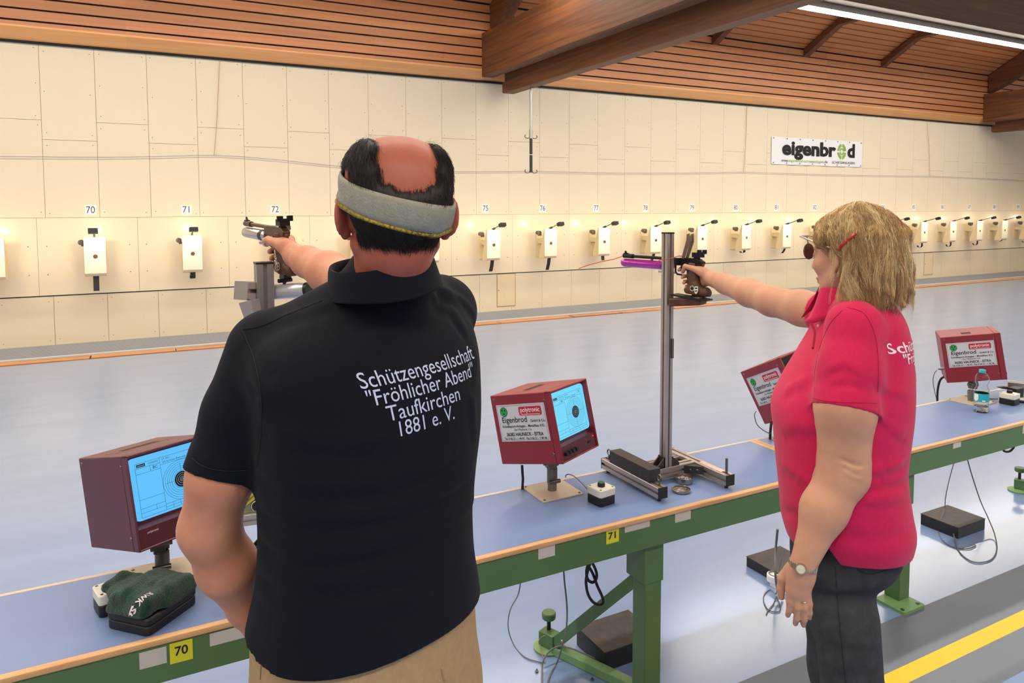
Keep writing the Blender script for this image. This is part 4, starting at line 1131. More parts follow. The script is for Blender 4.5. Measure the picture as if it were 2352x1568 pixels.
    def sample(self, p):
        q = (np.asarray(p)-self.lo)/self.h; i = np.floor(q).astype(int)
        if np.any(i < 0) or np.any(i >= self.n-1): return 0.06
        f = q-i; c = self.F[i[0]:i[0]+2, i[1]:i[1]+2, i[2]:i[2]+2]
        c = c[0]*(1-f[0])+c[1]*f[0]; c = c[0]*(1-f[1])+c[1]*f[1]; return c[0]*(1-f[2])+c[1]*f[2]
    def hit(self, u, v, t0=0.6, t1=3.2):
        """first point of the surface seen through a pixel of the photograph"""
        d = ray(u, v); t = t0
        while t < t1:
            if self.sample(CAMC+d*t) < 0: return CAMC+d*t
            t += 0.002
        return None
    def fold(self, pts, amp, w):
        hs = [self.hit(u, v) for (u, v) in pts]
        hs = [p for p in hs if p is not None]
        for i in range(len(hs)-1): self.bump(hs[i], hs[i+1], amp, w)
        return self
    def mesh(self):
        F = self.F; h = self.h
        s = F < 0
        c = np.zeros(tuple(self.n-1), np.uint8)
        for dx in (0, 1):
            for dy in (0, 1):
                for dz in (0, 1):
                    c += s[dx:self.n[0]-1+dx, dy:self.n[1]-1+dy, dz:self.n[2]-1+dz]
        act = np.argwhere((c > 0) & (c < 8))
        idx = np.full(tuple(self.n-1), -1, np.int32); idx[act[:, 0], act[:, 1], act[:, 2]] = np.arange(len(act))
        V = np.zeros((len(act), 3)); cnt = np.zeros(len(act))
        C8 = [(0, 0, 0), (1, 0, 0), (0, 1, 0), (1, 1, 0), (0, 0, 1), (1, 0, 1), (0, 1, 1), (1, 1, 1)]
        val = [F[act[:, 0]+o[0], act[:, 1]+o[1], act[:, 2]+o[2]] for o in C8]
        for (i, j) in ((0, 1), (2, 3), (4, 5), (6, 7), (0, 2), (1, 3), (4, 6), (5, 7), (0, 4), (1, 5), (2, 6), (3, 7)):
            a, b = val[i], val[j]; m = (a < 0) != (b < 0)
            t = np.where(m, a/(a-b+1e-20), 0)
            p = np.array(C8[i])[None, :]+t[:, None]*(np.array(C8[j])-np.array(C8[i]))[None, :]
            V += p*m[:, None]; cnt += m
        V = (V/np.maximum(cnt, 1)[:, None]+act)*h+self.lo
        Q = []
        for ax in range(3):
            o1, o2 = [k for k in range(3) if k != ax]
            A = [slice(0, None)]*3; B = [slice(0, None)]*3
            A[ax] = slice(0, -1); B[ax] = slice(1, None)
            for k in (o1, o2): A[k] = slice(1, -1); B[k] = slice(1, -1)
            sa, sb = s[tuple(A)], s[tuple(B)]
            e = np.argwhere(sa != sb)
            if len(e) == 0: continue
            fl = sa[e[:, 0], e[:, 1], e[:, 2]]
            base = e.copy(); base[:, o1] += 1; base[:, o2] += 1
            def ci(d1, d2):
                q = base.copy(); q[:, o1] -= d1; q[:, o2] -= d2
                return idx[q[:, 0], q[:, 1], q[:, 2]]
            quad = np.stack([ci(1, 1), ci(0, 1), ci(0, 0), ci(1, 0)], 1)
            flip = fl if ax != 1 else ~fl
            quad[~flip] = quad[~flip][:, ::-1]
            Q.append(quad)
        Q = np.concatenate(Q); Q = Q[(Q >= 0).all(1)]
        return V, Q
def relax(V, Q, it=2, lam=0.5):
    n = len(V)
    E_ = np.concatenate([Q[:, [0, 1]], Q[:, [1, 2]], Q[:, [2, 3]], Q[:, [3, 0]]])
    deg = np.bincount(E_.ravel(), minlength=n)[:, None]
    for _ in range(it):
        for l in (lam, -lam*1.04):
            S = np.zeros_like(V)
            for k in range(3):
                S[:, k] = np.bincount(E_[:, 0], V[E_[:, 1], k], n)+np.bincount(E_[:, 1], V[E_[:, 0], k], n)
            V = V+l*(S/np.maximum(deg, 1)-V)
    return V
def np_mesh(name, V, Q, mats, parent=None, mi=None, attr=None):
    """V, Q in world coordinates become one mesh under parent"""
    if not isinstance(mats, (list, tuple)): mats = [mats]
    if parent is not None:
        Mi = np.array(WM[parent].inverted()); V = V @ Mi[:3, :3].T+Mi[:3, 3]
    me = bpy.data.meshes.new(name)
    k = Q.shape[1]
    me.vertices.add(len(V)); me.vertices.foreach_set('co', np.ascontiguousarray(V, np.float32).ravel())
    me.loops.add(len(Q)*k); me.loops.foreach_set('vertex_index', Q.astype(np.int32).ravel())
    me.polygons.add(len(Q)); me.polygons.foreach_set('loop_start', np.arange(len(Q), dtype=np.int32)*k)
    me.polygons.foreach_set('loop_total', np.full(len(Q), k, np.int32))
    for m in mats: me.materials.append(m)
    if mi is not None: me.polygons.foreach_set('material_index', np.asarray(mi, np.int32))
    me.polygons.foreach_set('use_smooth', np.ones(len(Q), bool))
    me.update(calc_edges=True); me.validate()
    o = bpy.data.objects.new(name, me); COL.objects.link(o)
    if parent is not None: o.parent = parent; WM[o] = WM[parent].copy()
    else: WM[o] = Matrix.Identity(4)
    return o
def field_obj(name, fld, mats, parent, it=2, **kw):
    V, Q = fld.mesh(); V = relax(V, Q, it)
    return np_mesh(name, V, Q, mats, parent, **kw), V, Q
def bvh_of(V, Q): return BVHTree.FromPolygons([Vector(p) for p in V], [tuple(int(i) for i in q) for q in Q])
def strands(name, lines, r, m, parent, tip=0.35, n=3):
    """hair: every line becomes a thin tapering fibre, all in one mesh"""
    lines = [np.asarray(l, float) for l in lines]
    Vs = []; Qs = []; b = 0
    for L_ in lines:
        N = len(L_)
        t = np.gradient(L_, axis=0); t /= np.linalg.norm(t, axis=1)[:, None]+1e-9
        ref = np.array([0.3, 0.5, 0.81]); u = np.cross(t, ref); u /= np.linalg.norm(u, axis=1)[:, None]+1e-9; w = np.cross(t, u)
        rad = r*(1-(1-tip)*np.linspace(0, 1, N)**1.5)
        ring = []
        for k in range(n):
            a = 2*PI*k/n
            ring.append(L_+(u*math.cos(a)+w*math.sin(a))*rad[:, None])
        V = np.stack(ring, 1).reshape(-1, 3); Vs.append(V)
        i = np.arange(N-1)[:, None]*n; k = np.arange(n)[None, :]; k2 = (k+1) % n
        q = np.stack([i+k, i+k2, i+n+k2, i+n+k], -1).reshape(-1, 4)+b
        Qs.append(q); b += N*n
    return np_mesh(name, np.concatenate(Vs), np.concatenate(Qs), m, parent)
def project_text(name, s_list, F4, bvh, direction, m, parent, off=0.0012):
    """lettering laid on a curved garment: s_list of (text, x, y, size, width, bold); F4 maps text plane to the world"""
    V = []; Fc = []
    for (s, x, y, size, width, bold) in s_list:
        vs, fs = text_geo(s, size, bold=bold, res=3)
        xs = [v[0] for v in vs]; w = max(xs)-min(xs)
        b = len(V)
        for v in vs: V.append(F4 @ Vector((x+v[0]*(width/w if width else 1), y+v[1], 0)))
        Fc += [tuple(b+i for i in f) for f in fs]
    out = []
    d = Vector(direction).normalized()
    for p in V:
        h = bvh.ray_cast(p-d*0.3, d)
        if h[0] is None: h = bvh.find_nearest(p)
        out.append(tuple(h[0]-d*off))
    mb = MB(); mb.add(out, Fc)
    return mb.build(name, m, parent, world=True, smooth=False)
def basis(f, up=(0, 0, 1)):
    """forward, left, up unit vectors"""
    f = np.asarray(f, float); f = f/np.linalg.norm(f); up = np.asarray(up, float)
    u = up-f*(f @ up); u /= np.linalg.norm(u); l = np.cross(u, f)
    return f, l, u
# ================================================================== shared person and pistol builders
M_skinm = mat('skin_tanned', (178, 98, 74), 0.48, rgb2=(160, 82, 62), scale=14, bump=0.06, bscale=220, sss=0.10, spec=0.4)
M_skina = mat('skin_arm', (214, 148, 116), 0.48, rgb2=(200, 130, 100), scale=14, bump=0.06, bscale=220, sss=0.10, spec=0.4)
M_skinw = mat('skin_fair', (208, 156, 126), 0.50, rgb2=(196, 142, 114), scale=12, bump=0.04, bscale=220, sss=0.10, spec=0.35)
M_nail = mat('finger_nail', (226, 170, 150), 0.3)
def V3(*a): return np.array(a, float)
def head_field(fl, c, f, l, u, s=1.0, brow=1.0, jaw=1.0, nose=1.0):
    """skull, face, ears; c lies between the ears"""
    def p(a, b, d): return c+(f*a+l*b+u*d)*s
    R = np.stack([f, l, u], 1)
    fl.ell(p(-.012, 0, .040), V3(.098, .078, .088)*s, 0.0, R)
    fl.ell(p(-.040, 0, .018), V3(.066, .074, .066)*s, 0.02, R)
    for sd in (1, -1): fl.ell(p(-.025, sd*.026, .062), V3(.060, .054, .056)*s, 0.03, R)
    fl.ell(p(.040, 0, -.020), V3(.056, .061, .085)*s, 0.02, R)
    for sd in (1, -1):
        fl.cone(p(-.004, sd*.055, -.045), p(.072*jaw, sd*.016, -.098), .020*s, .021*s, 0.025)
        fl.ell(p(.058, sd*.042, -.022), V3(.026, .022, .020)*s, 0.018, R)
        fl.cone(p(.086, sd*.010, .026), p(.072, sd*.050, .026), .009*s*brow, .008*s*brow, 0.012)
        fl.ell(p(.094, sd*.031, .008), V3(.013, .018, .011)*s, 0.010, R, op='sub')
        fl.ell(p(.080, sd*.031, .006), V3(.013, .014, .012)*s, 0.004, R)
    fl.ell(p(.078, 0, -.100), V3(.018, .020, .016)*s, 0.014, R)
    fl.cone(p(.092, 0, .018), p(.114*nose, 0, -.026), .0075*s, .0105*s, 0.010)
    for sd in (1, -1): fl.ell(p(.102, sd*.011, -.030), V3(.011, .008, .008)*s, 0.006, R)
    fl.ell(p(.092, 0, -.060), V3(.011, .024, .007)*s, 0.006, R)
    fl.ell(p(.090, 0, -.071), V3(.011, .020, .008)*s, 0.006, R)
    fl.cone(p(.103, -.020, -.0655), p(.103, .020, -.0655), .0022*s, .0022*s, 0.003, op='sub')
    for sd in (1, -1):
        fl.ell(p(.0, sd*.068, .0), V3(.016, .016, .026)*s, 0.008, R)
        e0 = p(-.012, sd*.0825, -.002)
        # ear: flat shell leaning out and back, lobe below, hollow carved from the front
        ax_f = -f*0.80+l*sd*0.60; ax_f /= np.linalg.norm(ax_f); ax_o = np.cross(u, ax_f)
        RE = np.stack([ax_f, ax_o, u], 1)
        fl.ell(e0+(u*.004-f*.004+l*sd*.006)*s, V3(.021, .0062, .035)*s, 0.006, RE)
        fl.ell(e0+(-u*.026+f*.004)*s, V3(.010, .006, .012)*s, 0.005, RE)
        fl.ell(e0+(u*.004+f*.006+l*sd*.013)*s, V3(.009, .006, .019)*s, 0.004, RE, op='sub')
def grip_hand(fl, G, wrist, thumb, s=1.0, fat=1.0):
    """right hand closed round a pistol grip; G maps (forward, left, up) of the pistol to the world"""
    r = .0086*s*fat
    fing = [([(.018, -.027, -.004), (.056, -.025, -.003), (.076, -.004, -.006), (.070, .012, -.009)], 1.0),
            ([(.014, -.031, -.027), (.046, -.026, -.029), (.054, .002, -.032), (.041, .0225, -.035)], 1.05),
            ([(.008, -.031, -.047), (.040, -.026, -.049), (.048, .002, -.052), (.035, .0215, -.055)], 1.0),
            ([(.000, -.029, -.066), (.030, -.024, -.067), (.039, .001, -.069), (.028, .0185, -.072)], 0.86)]
    for pts, k in fing:
        P = [G(*q) for q in pts]
        rr = [r*1.12*k, r*1.02*k, r*0.93*k, r*0.84*k]
        for i in range(3): fl.cone(P[i], P[i+1], rr[i], rr[i+1], 0.0025)
        for i in (1, 2): fl.ell(P[i], (rr[i]*1.08,)*3, 0.002)
    # palm: heel, back of the hand, web
    kn = [G(*f_[0][0]) for f_ in fing]
    for i, q in enumerate(kn): fl.cone(wrist, q, .022*s*fat, .0125*s*fat, 0.010)
    fl.cone(kn[0], kn[3], .013*s, .012*s, 0.008)
    cm, mp, ip, tp = [G(*q) for q in thumb]
    fl.cone(wrist, cm, .024*s*fat, .020*s*fat, 0.012)
    fl.cone(cm, mp, .0195*s*fat, .0125*s*fat, 0.010)
    fl.cone(mp, ip, .0118*s*fat, .0102*s*fat, 0.003); fl.ell(ip, (.0108*s*fat,)*3, 0.002)
    fl.cone(ip, tp, .0102*s*fat, .0080*s*fat, 0.003)
    fl.cone(G(-.028, .006, -.004), kn[0], .013*s, .012*s, 0.012)

M_gsteel = mat('pistol_black_steel', (30, 28, 28), 0.38, metal=0.5)
M_gbrown = mat('pistol_bronze_steel', (92, 68, 54), 0.35, metal=0.5)
M_gripw = wood('grip_walnut', (66, 40, 26), (112, 74, 50), grain=(14, 14, 5), rough=0.5)
M_silv = mat('air_cylinder_silver', (206, 204, 206), 0.22, metal=0.85)
M_mag = mat('air_cylinder_magenta', (176, 42, 158), 0.25, metal=0.45, coat=0.5)
M_emb = mat('emblem_white', (232, 228, 220), 0.4)
def pistol(name, label, O, f, up, cyl_m, lever, emblem, L=0.31):
    """air pistol; O is the web of the grip, f the barrel direction"""
    fv, lv, uv = basis(f, up)
    t = thing(name, label, 'air pistol', tuple(O))
    T = Matrix(((fv[0], lv[0], uv[0], 0), (fv[1], lv[1], uv[1], 0), (fv[2], lv[2], uv[2], 0), (0, 0, 0, 1)))
    def nb(): b = MB(); b.M = T; return b
    b = nb(); b.prism([(-.034, .012), (.09, .008), (.115, .014), (.115, .036), (.02, .040), (-.02, .038), (-.04, .026)], 'y', -.0115, .0115)
    fr = b.build('frame', M_gbrown if not lever else M_gsteel, t, bevel=0.002)
    b = nb(); b.cyl((.10, 0, .0315), (L-.005, 0, .0315), .0062, n=18); b.cyl((L-.055, 0, .0315), (L, 0, .0315), .0092, n=18); b.build('barrel', M_gsteel if lever else M_gbrown, t)
    b = nb(); b.lathe([(0, L+.008), (.0125, L+.006), (.0165, L-.002), (.017, L-.012), (.017, .13), (.014, .115), (.0, .115)], (0, 0, .003), n=30, axis='x'); cy = b.build('air_cylinder', cyl_m, t)
    b = nb(); b.lathe([(.0178, .135), (.0178, .16), (.017, .1605)], (0, 0, .003), n=30, axis='x'); b.build('cylinder_ring', M_gsteel, cy)
    b = nb(); b.prism([(L-.022, .040), (L-.006, .040), (L-.006, .052), (L-.010, .053)], 'y', -.0022, .0022); b.box((L-.014, 0, .040), (.022, .012, .006)); b.build('front_sight', M_gsteel, t)
    b = nb(); b.box((-.012, 0, .052), (.036, .030, .018)); b.box((-.030, -.0145, .066), (.008, .017, .012)); b.box((-.030, .0145, .066), (.008, .017, .012)); b.box((-.030, 0, .060), (.008, .046, .008)); b.box((-.006, 0, .041), (.02, .014, .012)); b.build('rear_sight', M_gsteel, t, bevel=0.001)
    b = nb(); b.tube([(.066, 0, .012), (.070, 0, -.002), (.066, 0, -.014), (.060, 0, -.020)], .0032, 8); b.build('trigger', M_gbrown, t)
    b = nb(); b.tube([(.098, 0, .010), (.098, 0, -.016), (.088, 0, -.026), (.055, 0, -.028)], .0035, 8); b.build('trigger_guard', M_gsteel, t)
    b = nb(); b.cyl((.10, 0, -.022), (.135, 0, -.022), .0042, n=10); b.cyl((.128, 0, -.022), (.142, 0, -.022), .0085, n=14); b.cyl((.142, 0, -.022), (.185, 0, -.022), .0042, n=10); b.build('balance_weight', M_prof, t)
    if lever:
        for sd in (-1, 1):
            b = nb(); b.prism([(.045, .036), (.058, .036), (.036, .105), (.034, .128), (.022, .132), (.020, .10)], 'y', sd*.011-.0025, sd*.011+.0025); b.build('lever_arm', mat('lever_steel', (150, 128, 112), 0.35, metal=0.7), t, bevel=0.001)
        b = nb(); b.box((.028, 0, .112), (.008, .022, .022)); b.build('lever_bridge', MATS['lever_steel'], t)
    # grip carved from walnut: its own smooth field
    g = Field((-.075, -.045, -.125), (.075, .045, .03), 0.0022)
    g.chain([(.008, 0, .012), (.006, 0, -.03), (-.004, 0, -.065), (-.012, 0, -.09)], [.021, .0225, .0230, .023], 0.006, flat=((0, 1, 0), 0.92))
    g.cone((.028, 0, .005), (.016, 0, -.09), .012, .014, 0.008)
    g.cone((-.022, 0, .010), (-.034, 0, .016), .012, .008, 0.008)
    g.cone((.020, 0, -.084), (-.050, -.004, -.086), .020, .021, 0.008)
    g.cone((.028, .002, -.082), (.034, .004, -.082), .014, .012, 0.006)
    g.cut((0, 0, -.096), (0.05, 0, -1)); g.cut((0, 0.0215, 0), (0, 1, 0)); g.cut((0, 0, .022), (0, 0, 1)); g.cut((-.062, 0, 0), (-1, 0, .1))
    V, Q = g.mesh(); V = relax(V, Q, 1)
    Tn = np.array(T)[:3, :3]
    go = np_mesh('grip', V @ Tn.T+np.asarray(O), Q, M_gripw, t)
    b = nb(); yk_ = .0221
    if emblem == 'shield':
        b.add([(-.018, yk_, -.064), (-.034, yk_, -.062), (-.035, yk_, -.080), (-.030, yk_, -.089), (-.025, yk_, -.092), (-.019, yk_, -.088), (-.016, yk_, -.080)], [(0, 1, 2, 3, 4, 5, 6)])
        for k in range(24):
            a0, a1 = 2*PI*k/24, 2*PI*(k+1)/24
            if k % 6 == 5: continue
            b.add([(-.006+q*math.cos(a), yk_, -.072+q*math.sin(a)) for (q, a) in ((.008, a0), (.0105, a0), (.0105, a1), (.008, a1))], [(0, 1, 2, 3)])
        b.build('emblem', M_emb, go)
        b = nb(); b.add([(-.021, yk_+.0003, -.068), (-.031, yk_+.0003, -.067), (-.031, yk_+.0003, -.072), (-.021, yk_+.0003, -.073)], [(0, 1, 2, 3)]); b.add([(-.020, yk_+.0003, -.079), (-.031, yk_+.0003, -.078), (-.031, yk_+.0003, -.0815), (-.020, yk_+.0003, -.0825)], [(0, 1, 2, 3)]); b.add([(-.001, yk_+.0003, -.0705), (-.011, yk_+.0003, -.0705), (-.011, yk_+.0003, -.0745), (-.001, yk_+.0003, -.0745)], [(0, 1, 2, 3)])
        b.build('emblem_print', M_gsteel, go)
    else:
        for (cx_, cz_, r0, r1) in ((.004, -.045, .005, .0075), (-.002, -.060, .006, .009), (-.004, -.076, .007, .0105), (-.019, -.073, .007, .0100), (.004, -.032, .002, .005)):
            for k in range(20):
                if (k*7+int(cx_*1e4)) % 9 == 0: continue
                a0, a1 = 2*PI*k/20, 2*PI*(k+1)/20
                b.add([(cx_+q*math.cos(a), yk_, cz_+1.25*q*math.sin(a)) for (q, a) in ((r0, a0), (r1, a0), (r1, a1), (r0, a1))], [(0, 1, 2, 3)])
            b.add([(cx_-.003, yk_, cz_-.002), (cx_+.003, yk_, cz_-.003), (cx_+.002, yk_, cz_+.004)], [(0, 1, 2)])
        b.build('emblem', M_emb, go)
    # palm-shelf clamp under the grip
    b = nb(); b.box((-.012, 0, -.105), (.036, .022, .020)); b.cyl((-.03, -.012, -.114), (-.03, .03, -.114), .006, n=10); b.cyl((.0, -.012, -.112), (-.045, .018, -.120), .0045, n=10); b.build('shelf_clamp', M_blk, t, bevel=0.002)
    def G(a, b_, c): return np.asarray(O)+fv*a+lv*b_+uv*c
    return t, G
def solve_depth(u, v, W, L):
    """point on a pixel's ray at distance L beyond W"""
    d = ray(u, v); a = d @ d; q = CAMC-W; b = 2*(q @ d); c = q @ q-L*L
    dd = b*b-4*a*c
    t = (-b+math.sqrt(max(dd, 0)))/(2*a)
    return CAMC+d*t
def section(v, uL, uR, zc, th, ratio):
    """trunk section whose outline runs from pixel column uL to uR"""
    uc = (uL+uR)/2; c = at_depth(uc, v, zc)
    rd = ray(uc, v); az = math.atan2(-rd[0], rd[1])              # direction across the line of sight
    phi = th-az
    w = abs((at_depth(uR, v, zc)-at_depth(uL, v, zc)) @ np.array([math.cos(az), math.sin(az), 0]))/2
    a = w/math.sqrt(math.cos(phi)**2+(ratio*math.sin(phi))**2)
    return (c[2], c[0], c[1], a, a*ratio, th)
# ================================================================== the man in the dark polo, seen from behind
M_navy = mat('navy_pique', (16, 18, 29), 0.85, var=0.12, scale=160, bump=0.16, bscale=1500, spec=0.15, sheen=0.03)
M_khaki = mat('khaki_cotton', (176, 146, 108), 0.8, var=0.06, scale=60, bump=0.25, bscale=500, spec=0.2)
M_thread = mat('embroidery_pale', (190, 200, 226), 0.6)
M_hairm = mat('hair_dark_brown', (38, 29, 24), 0.55, var=0.3, scale=40, spec=0.35)
M_bandg = mat('headband_grey', (156, 151, 136), 0.85, var=0.08, scale=90, bump=0.3, bscale=300)
M_bandy = mat('headband_yellow', (196, 172, 48), 0.9, rgb2=(92, 62, 36), scale=220)
hd_c = at_depth(908, 497, 1.275)
foot_m = (float(hd_c[0])-0.02, float(hd_c[1])+0.03, 0.0)
man = thing('person', 'person in a dark navy polo shirt seen from behind, aiming a pistol', 'person', foot_m)
th = 0.30
secs = [section(*q) for q in ((1402, 584, 1109, 1.37, th, .74), (1365, 592, 1104, 1.37, th, .75), (1300, 606, 1094, 1.36, th, .74), (1200, 614, 1090, 1.355, th, .73), (1100, 612, 1098, 1.35, th, .72),
        (1000, 608, 1110, 1.35, th, .70), (900, 600, 1112, 1.35, th, .67), (820, 585, 1108, 1.36, th, .64), (760, 612, 1092, 1.37, th, .60), (710, 668, 1062, 1.38, th, .55), (668, 735, 1018, 1.38, th, .60), (635, 790, 985, 1.37, th, .85))]
hem = secs[0][0]
shL = at_depth(606, 800, 1.30); shR = at_depth(1012, 715, 1.53)
# right arm: shoulder, elbow, wrist from the pistol
Om = at_depth(648, 551, 2.10)
Mm = solve_depth(566, 535, Om, 0.31)
fm = Mm-Om
upm = V3(-0.05, 0.02, 1)
pist_m, Gm = pistol('air_pistol', 'air pistol with silver air cylinder held out by the man', Om, fm, upm, M_silv, False, 'rings', 0.31)
wrM = Gm(-.078, -.006, -.040)
elM = at_depth(800, 648, 1.80)
def torso_shape(fl):
    fl.loft(secs, 0.0)
    fl.chain([at_depth(885, 668, 1.345), shL+V3(0.03, 0, 0.01)], [.062, .058], 0.03)
    fl.chain([at_depth(905, 664, 1.37), shR], [.062, .064], 0.03)
    fl.cone(at_depth(886, 690, 1.345), at_depth(890, 648, 1.345), .090, .080, 0.02)
body = Field((-0.12, 0.98, 0.86), (0.80, 2.32, 1.93), 0.0036)
f_h, l_h, u_h = basis((0.15, 1.0, -0.02), (0.02, 0.0, 1))
head_field(body, hd_c, f_h, l_h, u_h, 1.06)
nb0 = hd_c-f_h*.022-u_h*.055
nb1 = at_depth(890, 690, 1.365)
body.cone(nb0, nb1, .060, .066, 0.02)
body.cone(hd_c-f_h*.005-u_h*.07, nb1+V3(0, .03, 0), .055, .062, 0.02)
body.loft([(s[0], s[1], s[2], s[3]-.018, s[4]-.018, s[5]) for s in secs[2:]], 0.02)
body.chain([shR, shR+(elM-shR)*.5, elM, elM+(wrM-elM)*.35, elM+(wrM-elM)*.75, wrM], [.062, .056, .050, .053, .041, .034], 0.02)
thumbM = [(-.048, .010, -.014), (-.012, .027, -.004), (.030, .029, .000), (.066, .027, -.004)]
grip_hand(body, Gm, wrM, thumbM, 1.06, 1.06)
hemL = at_depth(508, 1092, 1.285); adir0 = (hemL-shL)/np.linalg.norm(hemL-shL)
elL = at_depth(481, 1212, 1.305)
fwL = at_depth(522, 1300, 1.345)
wrL = at_depth(566, 1392, 1.42)
body.chain([shL, hemL, elL], [.058, .056, .050], 0.02)
body.ell(elL+(at_depth(440, 1222, 1.28)-elL)*.18, (.034, .034, .04), 0.02)
body.chain([elL, fwL, wrL], [.050, .052, .034], 0.02)
hdL = at_depth(604, 1440, 1.47)
body.chain([wrL, hdL], [.034, .036], 0.02)
ts = Field(body.lo, body.lo+body.h*(body.n-1), body.h); ts.n = body.n; ts.F = np.full(body.n, 0.06, np.float32)
torso_shape(ts)
zz = (body.lo[2]+body.h*np.arange(body.n[2]))[None, None, :]
lim = at_depth(890, 640, 1.30)[2]
armf = Field(body.lo, body.lo+body.h*(body.n-1), body.h); armf.n = body.n; armf.F = np.full(body.n, 0.06, np.float32)
armf.chain([hemL-adir0*.03, elL, fwL, wrL, hdL], [.064, .060, .060, .042, .04], 0.0)
inside = (ts.F < 0.028) & (zz < lim) & (armf.F > 0)
body.F = np.where(inside, np.maximum(body.F, ts.F+0.006), body.F)
bV, bQ = body.mesh(); bV = relax(bV, bQ, 2)
zf = bV[bQ].mean(1); dh_ = np.linalg.norm(zf[:, :2]-hd_c[:2], axis=1)
body_o = np_mesh('body', bV, bQ, [M_skina, M_skinm], man, mi=((zf[:, 2] > lim-.07) & (dh_ < .16)).astype(np.int32))
# sunburnt crown: a reddish tint that belongs to the skin
def head_coords(P): q = (P-hd_c) @ np.stack([f_h, l_h, u_h], 1); return q
# ---- polo shirt
sh = Field((-0.16, 0.98, 0.90), (0.82, 1.85, 1.68), 0.0042)
torso_shape(sh)
sl = Field(sh.lo, sh.lo+sh.h*(sh.n-1), sh.h); sl.n = sh.n; sl.F = np.full(sh.n, 0.06, np.float32)
adir = (hemL-shL)/np.linalg.norm(hemL-shL)
sl.chain([shL-adir*0.0, shL+adir*0.12, hemL+adir*.03], [.064, .066, .064], 0.02)
sl.cone(hemL-adir*.035, hemL+adir*.03, .0665, .0665, 0.002)
sl.cut(hemL, adir+V3(0, -.15, .05))
sh.F = np.where(True, np.minimum(sh.F, 9), 0)
h_ = np.clip(0.5+0.5*(sh.F-sl.F)/.03, 0, 1); sh.F = (sh.F*(1-h_)+sl.F*h_-.03*h_*(1-h_)).astype(np.float32)
sr = Field(sh.lo, sh.lo+sh.h*(sh.n-1), sh.h); sr.n = sh.n; sr.F = np.full(sh.n, 0.06, np.float32)
rdir = (elM-shR)/np.linalg.norm(elM-shR)
sr.chain([shR, shR+rdir*.10, shR+rdir*.21], [.074, .072, .068], 0.02); sr.cut(shR+rdir*.17, rdir)
h_ = np.clip(0.5+0.5*(sh.F-sr.F)/.03, 0, 1); sh.F = (sh.F*(1-h_)+sr.F*h_-.03*h_*(1-h_)).astype(np.float32)
sh.cut((secs[0][1], secs[0][2], hem), (-.06, .08, -1))
# folds of the cloth
for pts, a, w in (([(620, 985), (760, 1020), (900, 1010)], .004, .018), ([(600, 1080), (740, 1120), (900, 1105), (1040, 1040)], .006, .018), ([(600, 1150), (760, 1190), (920, 1165), (1080, 1080)], .006, .016),
                  ([(600, 1220), (760, 1275), (920, 1235), (1085, 1150)], .007, .017), ([(600, 1300), (780, 1340), (950, 1300), (1090, 1220)], .007, .018), ([(610, 1380), (800, 1405), (980, 1370), (1100, 1300)], .005, .016),
                  ([(560, 790), (600, 900), (610, 1000)], .005, .014), ([(600, 780), (640, 860), (650, 940)], .004, .014), ([(1090, 800), (1080, 900), (1085, 1000)], .005, .014), ([(1000, 660), (1050, 680), (1090, 730)], .006, .010), ([(985, 670), (1030, 700), (1070, 760)], .004, .010),
                  ([(640, 735), (700, 715), (780, 690)], .003, .012)):
    sh.fold(pts, a*1.5, w)
    sh.fold([(u, v+24) for (u, v) in pts], -a*1.2, w)
polo, sV, sQ = field_obj('polo_shirt', sh, M_navy, man, 2)
bvh_m = bvh_of(sV, sQ)
# sleeve band line and shoulder seam
def surf_line(bv, px, off=0.001):
    out = []
    for (u, v) in px:
        d = Vector(ray(u, v)).normalized(); h = bv.ray_cast(Vector(CAMC), d)
        if h[0] is not None: out.append(h[0]-d*off)
    return out
def px_curve(px, n=8):
    P = [np.array(p, float) for p in px]; Q_ = [2*P[0]-P[1]]+P+[2*P[-1]-P[-2]]; o_ = []
    for i in range(1, len(Q_)-2):
        for k in range(n):
            t = k/n; a, b_, c, d = Q_[i-1:i+3]
            o_.append(0.5*((2*b_)+(-a+c)*t+(2*a-5*b_+4*c-d)*t*t+(-a+3*b_-3*c+d)*t**3))
    return o_+[P[-1]]
def seam(name, px, r, m, parent, bv):
    L_ = surf_line(bv, px_curve(px))
    if len(L_) < 3: return None
    return MB().tube(L_, r, 6).build(name, m, parent, world=True)
M_navys = mat('navy_seam', (16, 17, 26), 0.9)
seam('sleeve_seam', [(440, 1052), (470, 1072), (520, 1082), (570, 1080)], 0.0009, M_navys, polo, bvh_m)
seam('shoulder_seam', [(556, 756), (600, 748), (660, 722), (740, 690)], 0.0009, M_navys, polo, bvh_m)
seam('armhole_seam', [(556, 756), (585, 830), (600, 920), (598, 1010), (590, 1075)], 0.0009, M_navys, polo, bvh_m)
